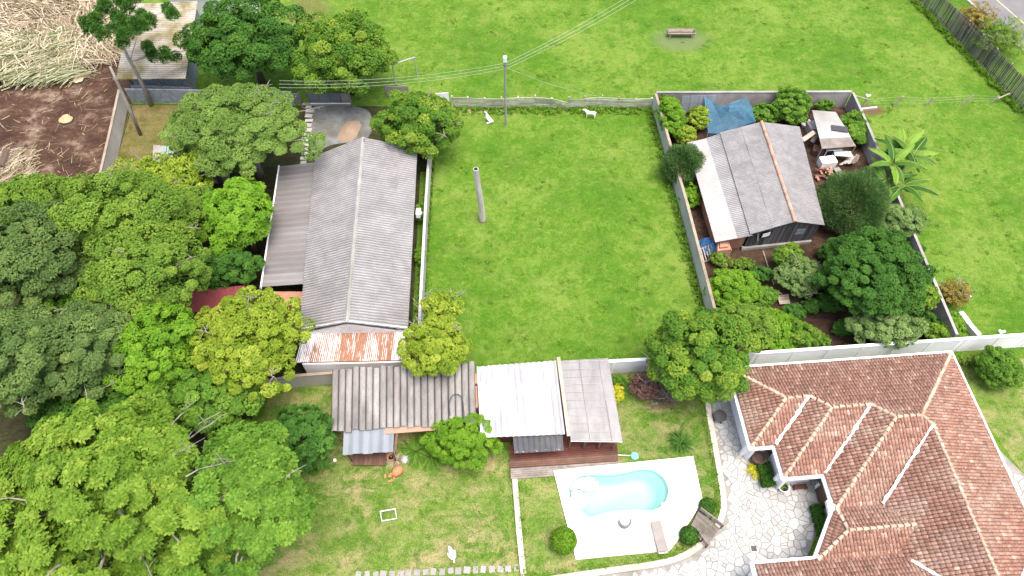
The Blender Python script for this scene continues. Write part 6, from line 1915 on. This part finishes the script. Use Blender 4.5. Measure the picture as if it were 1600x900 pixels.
# rough grass along walls, kerbs and fences and in scattered clumps
def grass_tufts(name, spots, L, mat, seed):
    rng = np.random.default_rng(seed)
    P0 = np.array([(p[0], p[1], p[2]) for p in spots])
    sc = np.array([p[3] for p in spots])
    vs_, tn = [], []
    for k in range(9):
        n = len(P0)
        a = rng.uniform(0, 6.28, n)
        d = np.stack([np.cos(a), np.sin(a), np.zeros(n)], 1)
        sd = np.stack([-np.sin(a), np.cos(a), np.zeros(n)], 1)
        l = (L * sc * rng.uniform(0.5, 1.2, n))[:, None]
        w = 0.05 * sc[:, None]
        b = P0 + d * rng.uniform(0, 0.12, (n, 1)) + sd * rng.uniform(-0.08, 0.08, (n, 1))
        tip = b + d * l * rng.uniform(0.3, 0.9, (n, 1)) + np.array([0, 0, 1]) * l * rng.uniform(0.4, 0.9, (n, 1))
        m = (b + tip) / 2 + np.array([0, 0, 0.08]) * sc[:, None]
        vs_.append(np.stack([b, m - sd * w, tip, m + sd * w], 1))
        tn.append(np.clip(0.3 + rng.random(n) * 0.7, 0, 1))
    v = np.concatenate(vs_).reshape(-1, 3)
    o = link(name, np_mesh(name, v, np.arange(len(v)).reshape(-1, 4), np.concatenate(tn)), M[mat])
    o['kind'] = 'stuff'
    o['label'] = 'rough tufts of longer grass along walls and scattered over the mown grass'
    return o
rgt = random.Random(77)
spots = []
def along(a, b, n, side, wid, z=0.0, s0=0.6, s1=1.3):
    a, b = Vector((a[0], a[1], 0)), Vector((b[0], b[1], 0))
    nn_ = Vector((-(b - a).y, (b - a).x, 0)).normalized() * side
    for _ in range(n):
        p = a.lerp(b, rgt.random()) + nn_ * (0.12 + wid * rgt.random() ** 2)
        spots.append((p.x, p.y, z, rgt.uniform(s0, s1)))
along((14.1, 53.9), (16.1, 28), 420, -1, 0.5)
along((-7.5, 53), (-7.1, 26), 380, -1, 0.5)
along((-6.0, 54.1), (14, 54.1), 420, -1, 0.9)
along((-6.0, 54.2), (14, 54.2), 200, 1, 0.5)
along((14.2, 54.3), (33.4, 54.35), 260, 1, 0.4)
along((33.9, 54), (34.6, 27), 300, 1, 0.6)
along((-2.5, 24.6), (16, 25.6), 160, 1, 0.4)
along((18, 25.5), (60, 28.7), 200, 1, 0.4)
along((at(1432, 0).x, at(1432, 0).y), (at(1600, 176).x, at(1600, 176).y), 420, -1, 0.7, 0, 0.8, 1.6)
for _ in range(650):
    p = at(rgt.uniform(560, 1600), rgt.uniform(0, 560), 0)
    if inside(p, [(14, 54.4), (33.8, 54.4), (34.6, 25), (15.5, 24)]) or p.x < -6.8 and p.y < 55 or p.x > 45:
        continue
    for q in range(rgt.choice((1, 1, 2, 5))):
        spots.append((p.x + rgt.gauss(0, 0.25), p.y + rgt.gauss(0, 0.25), 0, rgt.uniform(0.35, 0.8)))
grass_tufts('rough_grass', spots, 0.32, 'leaf_grass', 78)
spots = []
for i_ in range(len(kin) - 1):
    along(kin[i_], kin[i_ + 1], 5, -1, 0.25, 0.15, 0.3, 0.7)
along(strip_c[0], strip_c[-1], 60, 1, 0.3, 0.15, 0.3, 0.7)
along(strip_c[0], strip_c[-1], 60, -1, 0.3, 0.01, 0.3, 0.7)
for _ in range(500):
    p = at(rgt.uniform(480, 800), rgt.uniform(735, 900), 0.012)
    spots.append((p.x, p.y, 0.012, rgt.uniform(0.25, 0.5)))
grass_tufts('lawn_tufts', spots, 0.3, 'leaf_grass', 79)
# clipped balls
def topiary(label, px, py, r_px, mat, seed):
    rng = np.random.default_rng(seed)
    c = at(px, py, 0.6)
    r = r_px * mpp(c)
    root = thing('topiary_ball', label, 'topiary', (c.x, c.y, 0.15), 'clipped balls round the pool deck')
    n = 5200
    d = rand_dirs(rng, n, -0.7)
    rad = r * (0.86 + 0.14 * rng.random(n))
    pos = d * rad[:, None] + np.array((c.x, c.y, 0.15 + r * 0.85))
    nrm = norm(d + rng.normal(size=d.shape) * 0.5)
    v, q, t = leaves(rng, pos, nrm, 0.13, 0.08, rng.random(n))
    link('crown', np_mesh('crown', v, q, t), M[mat], root)
    MB().tube([V(c.x, c.y, 0.0), V(c.x, c.y, 0.15 + r * 0.8)], 0.06, 6).lathe(V(c.x, c.y, 0.15 + r * 0.85), [(0.02, -r * 0.8), (r * 0.72, -r * 0.35), (r * 0.8, 0), (r * 0.7, r * 0.4), (0.02, r * 0.78)], 14).build('trunk', M['bark_brown'], root)
topiary('large bright clipped ball at the lower left corner of the pool deck', 880, 846, 21, 'leaf_bright', 71)
topiary('small dark clipped ball above the wooden steps', 1105, 791, 13, 'leaf_dark', 72)
topiary('dark clipped ball left of the wooden steps', 1076, 837, 15, 'leaf_dark', 73)
# hedges by the house
def hedge(label, u0, u1, v0, v1, h, seed):
    rng = np.random.default_rng(seed)
    root = thing('clipped_hedge', label, 'hedge', hp((u0 + u1) / 2, (v0 + v1) / 2))
    n = 3600
    pu, pv, pz = rng.uniform(u0, u1, n), rng.uniform(min(v0, v1), max(v0, v1), n), h * rng.random(n) ** 0.4
    pos = np.array([tuple(hp(a, b, c)) for a, b, c in zip(pu, pv, pz)])
    nrm = norm(np.array([0, 0, 0.8]) + rng.normal(size=pos.shape) * 0.6)
    v, q, t = leaves(rng, pos, nrm, 0.16, 0.09, rng.random(n))
    link('foliage', np_mesh('foliage', v, q, t), M['leaf_dark'], root)
    mb = MB()
    for k in range(5):
        p = hp((u0 + u1) / 2, v0 + (v1 - v0) * (k + 0.5) / 5)
        mb.tube([p, p + V(0, 0, h * 0.9)], 0.04, 5)
    mb.build('stems', M['bark_brown'], root)
hedge('narrow dark hedge along the white wall by the tall planter', U2 - 0.75, U2 + 0.1, V1 - 0.5, V2 + 0.1, 0.9, 81)
hedge('narrow dark hedge under the white porch corner', U3 - 0.6, U3 + 0.1, V3 - 0.9, V3 + 0.9, 0.9, 82)
# strap-leaved clumps
def strap_plant(name, label, px, py, n, L, W, mat, seed, h=0.6, z0=0.0, cat='plant', flat=0.9):
    rng = np.random.default_rng(seed)
    p0 = at(px, py, z0)
    root = thing(name, label, cat, p0)
    vs_, qs, tn = [], [], []
    seg = 5
    for k in range(n):
        a = rng.uniform(0, 2 * math.pi)
        el = rng.uniform(0.35, 1.35)
        l = L * rng.uniform(0.6, 1.15)
        w = W * rng.uniform(0.7, 1.2)
        d = np.array([math.cos(a), math.sin(a), 0])
        sd = np.array([-math.sin(a), math.cos(a), 0])
        b0 = np.array(p0) + d * rng.uniform(0, 0.12) + sd * rng.uniform(-0.1, 0.1)
        st = len(vs_)
        t_ = rng.random()
        for j in range(seg + 1):
            s = j / seg
            ang = el - s * (1.5 * flat)
            r = l * (s * math.cos(el) + 0.35 * s * s * (1 - math.cos(el)))
            z = l * (math.sin(el) * s - 0.75 * flat * s * s)
            c = b0 + d * r + np.array([0, 0, max(0.02, z)])
            ww = w * (1 - s) ** 0.6 * (0.5 + 0.5 * min(1, s * 5)) + 0.004
            vs_.append(c - sd * ww / 2)
            vs_.append(c + sd * ww / 2)
        for j in range(seg):
            qs.append((st + 2 * j, st + 2 * j + 1, st + 2 * j + 3, st + 2 * j + 2))
            tn.append(t_)
    link('leaves', np_mesh('leaves', np.array(vs_), np.array(qs), np.array(tn)), M[mat], root)
    MB().lathe(p0, [(0.10, -0.02), (0.08, 0.1), (0.03, 0.16)], 7).build('crown_base', M['bark_brown'], root)
strap_plant('agapanthus', 'long-leaved green plant left of the bright shrub by the shed', 650, 706, 170, 1.5, 0.09, 'leaf_green', 91)
strap_plant('agapanthus', 'second long-leaved green plant tucked under the bright rounded shrub', 674, 712, 130, 1.3, 0.09, 'leaf_green', 92)
strap_plant('agapanthus', 'blue-green strap-leaved plant by the white wall and purple shrub', 988, 602, 130, 1.3, 0.09, 'leaf_green', 93, z0=0.15)
strap_plant('yucca', 'dark spiky plant alone on the pool lawn', 1063, 692, 220, 1.15, 0.07, 'leaf_dark', 94, z0=0.15, flat=0.7)
strap_plant('pampas_grass', 'straw-coloured tuft against the blue-grey awning', 607, 707, 130, 0.8, 0.05, 'leaf_straw', 95, flat=0.8)
strap_plant('pampas_grass', 'straw-coloured tuft just above the broken terracotta jar', 617, 719, 130, 0.8, 0.05, 'leaf_straw', 96, flat=0.8)
strap_plant('pampas_grass', 'small cream tuft by the pale rock', 634, 716, 60, 0.5, 0.05, 'leaf_straw', 97, flat=0.8)
strap_plant('fern', 'golden yellow fern beside the tall brown planter', 1181, 735, 150, 0.75, 0.12, 'leaf_gold', 98, z0=0.25)
strap_plant('potted_plant', 'small green plant growing in the white oval planter', 1222, 757, 40, 0.5, 0.08, 'leaf_lime', 99, z0=0.33)
strap_plant('flowering_weed', 'pale grassy weed at the foot of the paddock wall', 1098, 437, 60, 0.7, 0.05, 'leaf_pale', 100)

# banana plants
plain('leaf_rib', (0.22, 0.30, 0.08), 0.6)
def banana(label, px, py, h, nl, seed):
    rr = random.Random(seed)
    b = at(px, py, 0)
    root = thing('banana_plant', label, 'banana plant', b, 'banana plants by the plot wall')
    top = b + V(rr.uniform(-0.2, 0.2), rr.uniform(-0.2, 0.2), h)
    MB().tube([b, b.lerp(top, 0.5), top], [0.2, 0.16, 0.10], 8).build('stem', M['wood_green'], root, True)
    for k in range(nl):
        a = 2 * math.pi * k / nl + rr.uniform(-0.3, 0.3)
        L = rr.uniform(2.3, 3.3)
        el = rr.uniform(0.6, 1.3)
        d = V(math.cos(a), math.sin(a), 0)
        sd = V(-math.sin(a), math.cos(a), 0)
        vs_, fs = [], []
        seg = 9
        for j in range(seg + 1):
            s = j / seg
            c = top + d * (L * s * math.cos(el * (1 - 0.55 * s))) + V(0, 0, L * (math.sin(el) * s - 0.62 * s * s))
            w = 0.36 * math.sin(math.pi * min(1, 0.06 + s * 0.94)) ** 0.55 * (0.15 if s < 0.12 else 1)
            jag = rr.uniform(0.82, 1.05)
            vs_ += [c - sd * w * jag + V(0, 0, -0.10 * w / 0.3), c + V(0, 0, 0.04), c + sd * w * rr.uniform(0.82, 1.05) + V(0, 0, -0.10 * w / 0.3)]
        for j in range(seg):
            q = j * 3
            fs += [(q, q + 1, q + 4, q + 3), (q + 1, q + 2, q + 5, q + 4)]
        me = bpy.data.meshes.new('leaf')
        me.from_pydata([tuple(p) for p in vs_], [], fs)
        at2 = me.attributes.new('tint', 'FLOAT', 'FACE')
        tv = rr.random()
        at2.data.foreach_set('value', [min(1, tv + rr.uniform(0, 0.15)) for _ in fs])
        link('leaf', me, M['leaf_green'] if rr.random() < 0.5 else M['leaf_dark'], root)
        MB().tube([Vector(vs_[3 * j + 1]) + V(0, 0, 0.02) for j in range(seg + 1)], [0.045 - 0.003 * j for j in range(seg + 1)], 5).build('midrib', M['leaf_rib'], root)
banana('tall banana plant nearest the plank pile', 1376, 288, 2.6, 9, 201)
banana('banana plant spreading over the right hand grass', 1402, 276, 2.5, 10, 202)
banana('banana plant half hidden behind the tallest one', 1392, 262, 2.2, 9, 204)
banana('low banana plant closest to the needle-leaved ball', 1372, 306, 1.8, 8, 205)
banana('lower banana plant above the pale flowering shrub', 1398, 314, 1.7, 9, 203)

# araucaria with tufted branch ends, and the leaning bare trunk beside it
ab = at(237, 165, 0)
ar = thing('araucaria_tree', 'tall araucaria with dark tufted branch ends beside the mossy roof', 'tree', ab)
atop = ab + V(0.35, 0.2, 8.6)
MB().tube([ab, ab.lerp(atop, 0.35) + V(0.1, 0, 0), ab.lerp(atop, 0.7), atop], [0.21, 0.18, 0.15, 0.09], 9).build('trunk', M['bark_grey'], ar, True)
rng = np.random.default_rng(301)
tv_, tq_, tt_ = [], [], []
bmb = MB()
tufts = [(168, 5), (152, 22), (178, 28), (196, 40), (212, 10), (188, -6), (165, 45), (190, 60), (218, 47), (140, 40), (205, -12), (172, -10), (262, 16), (230, 27), (241, 82), (268, 80), (219, 40), (298, 78)]
for k, (px, py) in enumerate(tufts):
    hh = 9.2 + rng.uniform(-0.8, 0.8) if k < 14 else 5.8
    e = at(px, py, hh)
    src = atop + V(0, 0, -0.2) if k < 14 else ab.lerp(atop, 0.62)
    limb(bmb, src, e, 0.06, 0.035, random.Random(k), 4, 0.06)
    for s_ in range(3):
        cpt = np.array(e) + rng.normal(size=3) * 0.35
        n = 420
        d = rand_dirs(rng, n, -0.6)
        pos = cpt + d * (0.62 * rng.random(n) ** 0.4)[:, None]
        v, q, t = leaves(rng, pos, norm(np.cross(d, rng.normal(size=d.shape))), 0.34, 0.07, rng.random(n) * 0.8)
        tv_.append(v)
        tt_.append(t)
tv_ = np.concatenate(tv_)
bmb.build('branches', M['bark_grey'], ar, True)
leafmat('leaf_araucaria', [(0.1, (0.02, 0.06, 0.012)), (0.5, (0.038, 0.10, 0.016)), (0.9, (0.075, 0.15, 0.025))], 0.2)
link('crown', np_mesh('crown', tv_, np.arange(len(tv_)).reshape(-1, 4), np.concatenate(tt_)), M['leaf_araucaria'], ar)
b0 = at(220, 211, 0)
lt_ = thing('bare_trunk', 'bare grey trunk leaning beside the mossy concrete wall', 'trunk', b0)
e0 = at(172, 104, 7.4)
MB().tube([b0, b0.lerp(e0, 0.4) + V(0.05, 0, 0), b0.lerp(e0, 0.8), e0], [0.18, 0.16, 0.13, 0.10], 9).build('trunk', M['bark_grey'], lt_, True)
for k in range(3):
    p = b0.lerp(e0, 0.45 + 0.18 * k)
    MB().tube([p, p + V(0.25 * (-1) ** k, -0.1, 0.2)], [0.06, 0.035], 6).build('branch_stub', M['bark_grey'], lt_)

# ------------------------------------------------------------------ felled stalks and stumps on the cleared ground
def stalks(name, n, region, dirn, spread, L, W, mat, seed, zmax=0.9, bend=0.07):
    rng = np.random.default_rng(seed)
    vs_, qs, tn = [], [], []
    seg = 4
    cnt = 0
    while cnt < n:
        px, py = rng.uniform(region[0], region[2]), rng.uniform(region[1], region[3])
        if len(region) > 4 and not inside((px, py), region[4]):
            continue
        cnt += 1
        c = np.array(at(px, py, 0))
        a = dirn(px, py) + rng.normal() * spread
        d = np.array([math.cos(a), math.sin(a), 0])
        sd = np.array([-d[1], d[0], 0])
        l, w = L * rng.uniform(0.35, 1.2), W * rng.uniform(0.5, 1.3)
        z0, z1 = rng.uniform(0.03, zmax), rng.uniform(0.03, zmax * 0.7)
        bow = rng.normal() * bend * l
        st = len(vs_)
        t_ = rng.random()
        for j in range(seg + 1):
            s = j / seg
            p = c + d * (s - 0.5) * l + sd * bow * math.sin(math.pi * s) + np.array([0, 0, z0 + (z1 - z0) * s + (0.12 if bend else 0.0) * math.sin(math.pi * s)])
            ww = w * (1 - 0.6 * s)
            up = np.array([0, 0, w * 0.45])
            vs_ += [p - sd * ww / 2, p + up, p + sd * ww / 2]
        for j in range(seg):
            q = st + 3 * j
            qs += [(q, q + 1, q + 4, q + 3), (q + 1, q + 2, q + 5, q + 4)]
            tn += [t_, t_]
    o = link(name, np_mesh(name, np.array(vs_), np.array(qs), np.array(tn)), M[mat])
    o['kind'] = 'stuff'
    o['label'] = 'straw-coloured felled stalks and fronds heaped on the cleared soil'
    return o
zoneA = [(-60, -40), (150, -40), (215, 30), (195, 70), (180, 100), (140, 105), (60, 120), (-60, 135)]
stalks('felled_stalks', 4200, (-60, -40, 215, 135, zoneA), lambda x, y: -0.75 + 0.5 * math.sin(x * 0.02 + y * 0.03), 0.5, 3.0, 0.12, 'leaf_straw', 401)
stalks('felled_fronds', 1500, (-20, 55, 130, 130), lambda x, y: 0.6 + 0.25 * math.sin(x * 0.03), 0.28, 3.4, 0.13, 'leaf_straw_green', 402)
stalks('straw_litter', 260, (-40, 110, 180, 300), lambda x, y: 0.4, 1.2, 0.9, 0.05, 'leaf_straw', 403, 0.10, 0.0)
stalks('straw_heap', 420, (-20, 235, 55, 290), lambda x, y: 0.9, 0.6, 1.8, 0.07, 'leaf_straw', 404, 0.5)
def stump(label, px, py, r, seed):
    rr = random.Random(seed)
    c = at(px, py, 0)
    root = thing('tree_stump', label, 'stump', c, 'cut stumps on the cleared soil')
    n = 16
    prof = [r * rr.uniform(0.85, 1.15) for _ in range(n)]
    vs_, fs = [], []
    for f, z in ((1.35, -0.05), (1.05, 0.12), (1.0, 0.35)):
        for k in range(n):
            a = 2 * math.pi * k / n
            vs_.append((c.x + math.cos(a) * prof[k] * f, c.y + math.sin(a) * prof[k] * f, z))
    for i in range(2):
        for k in range(n):
            fs.append((i * n + k, i * n + (k + 1) % n, (i + 1) * n + (k + 1) % n, (i + 1) * n + k))
    MB().add(vs_, fs).build('bark', M['bark_brown'], root)
    MB().add([(c.x + math.cos(2 * math.pi * k / n) * prof[k], c.y + math.sin(2 * math.pi * k / n) * prof[k], 0.352) for k in range(n)], [tuple(range(n))]).build('cut_face', M['cut_wood'], root)
stump('pale cut stump nearer the mossy roof', 125, 128, 0.52, 1)
stump('pale cut stump in the middle of the red soil', 105, 190, 0.62, 2)
lgs = at(14, 245, 0.25)
tag(MB().tube([at(2, 262, 0.3), at(12, 236, 0.3)], [0.4, 0.36], 10).tube([at(14, 236, 0.2), at(42, 226, 0.25)], [0.16, 0.13], 8).build('cut_log', M['bark_brown']), 'short brown cut log at the left edge of the red soil', 'log')
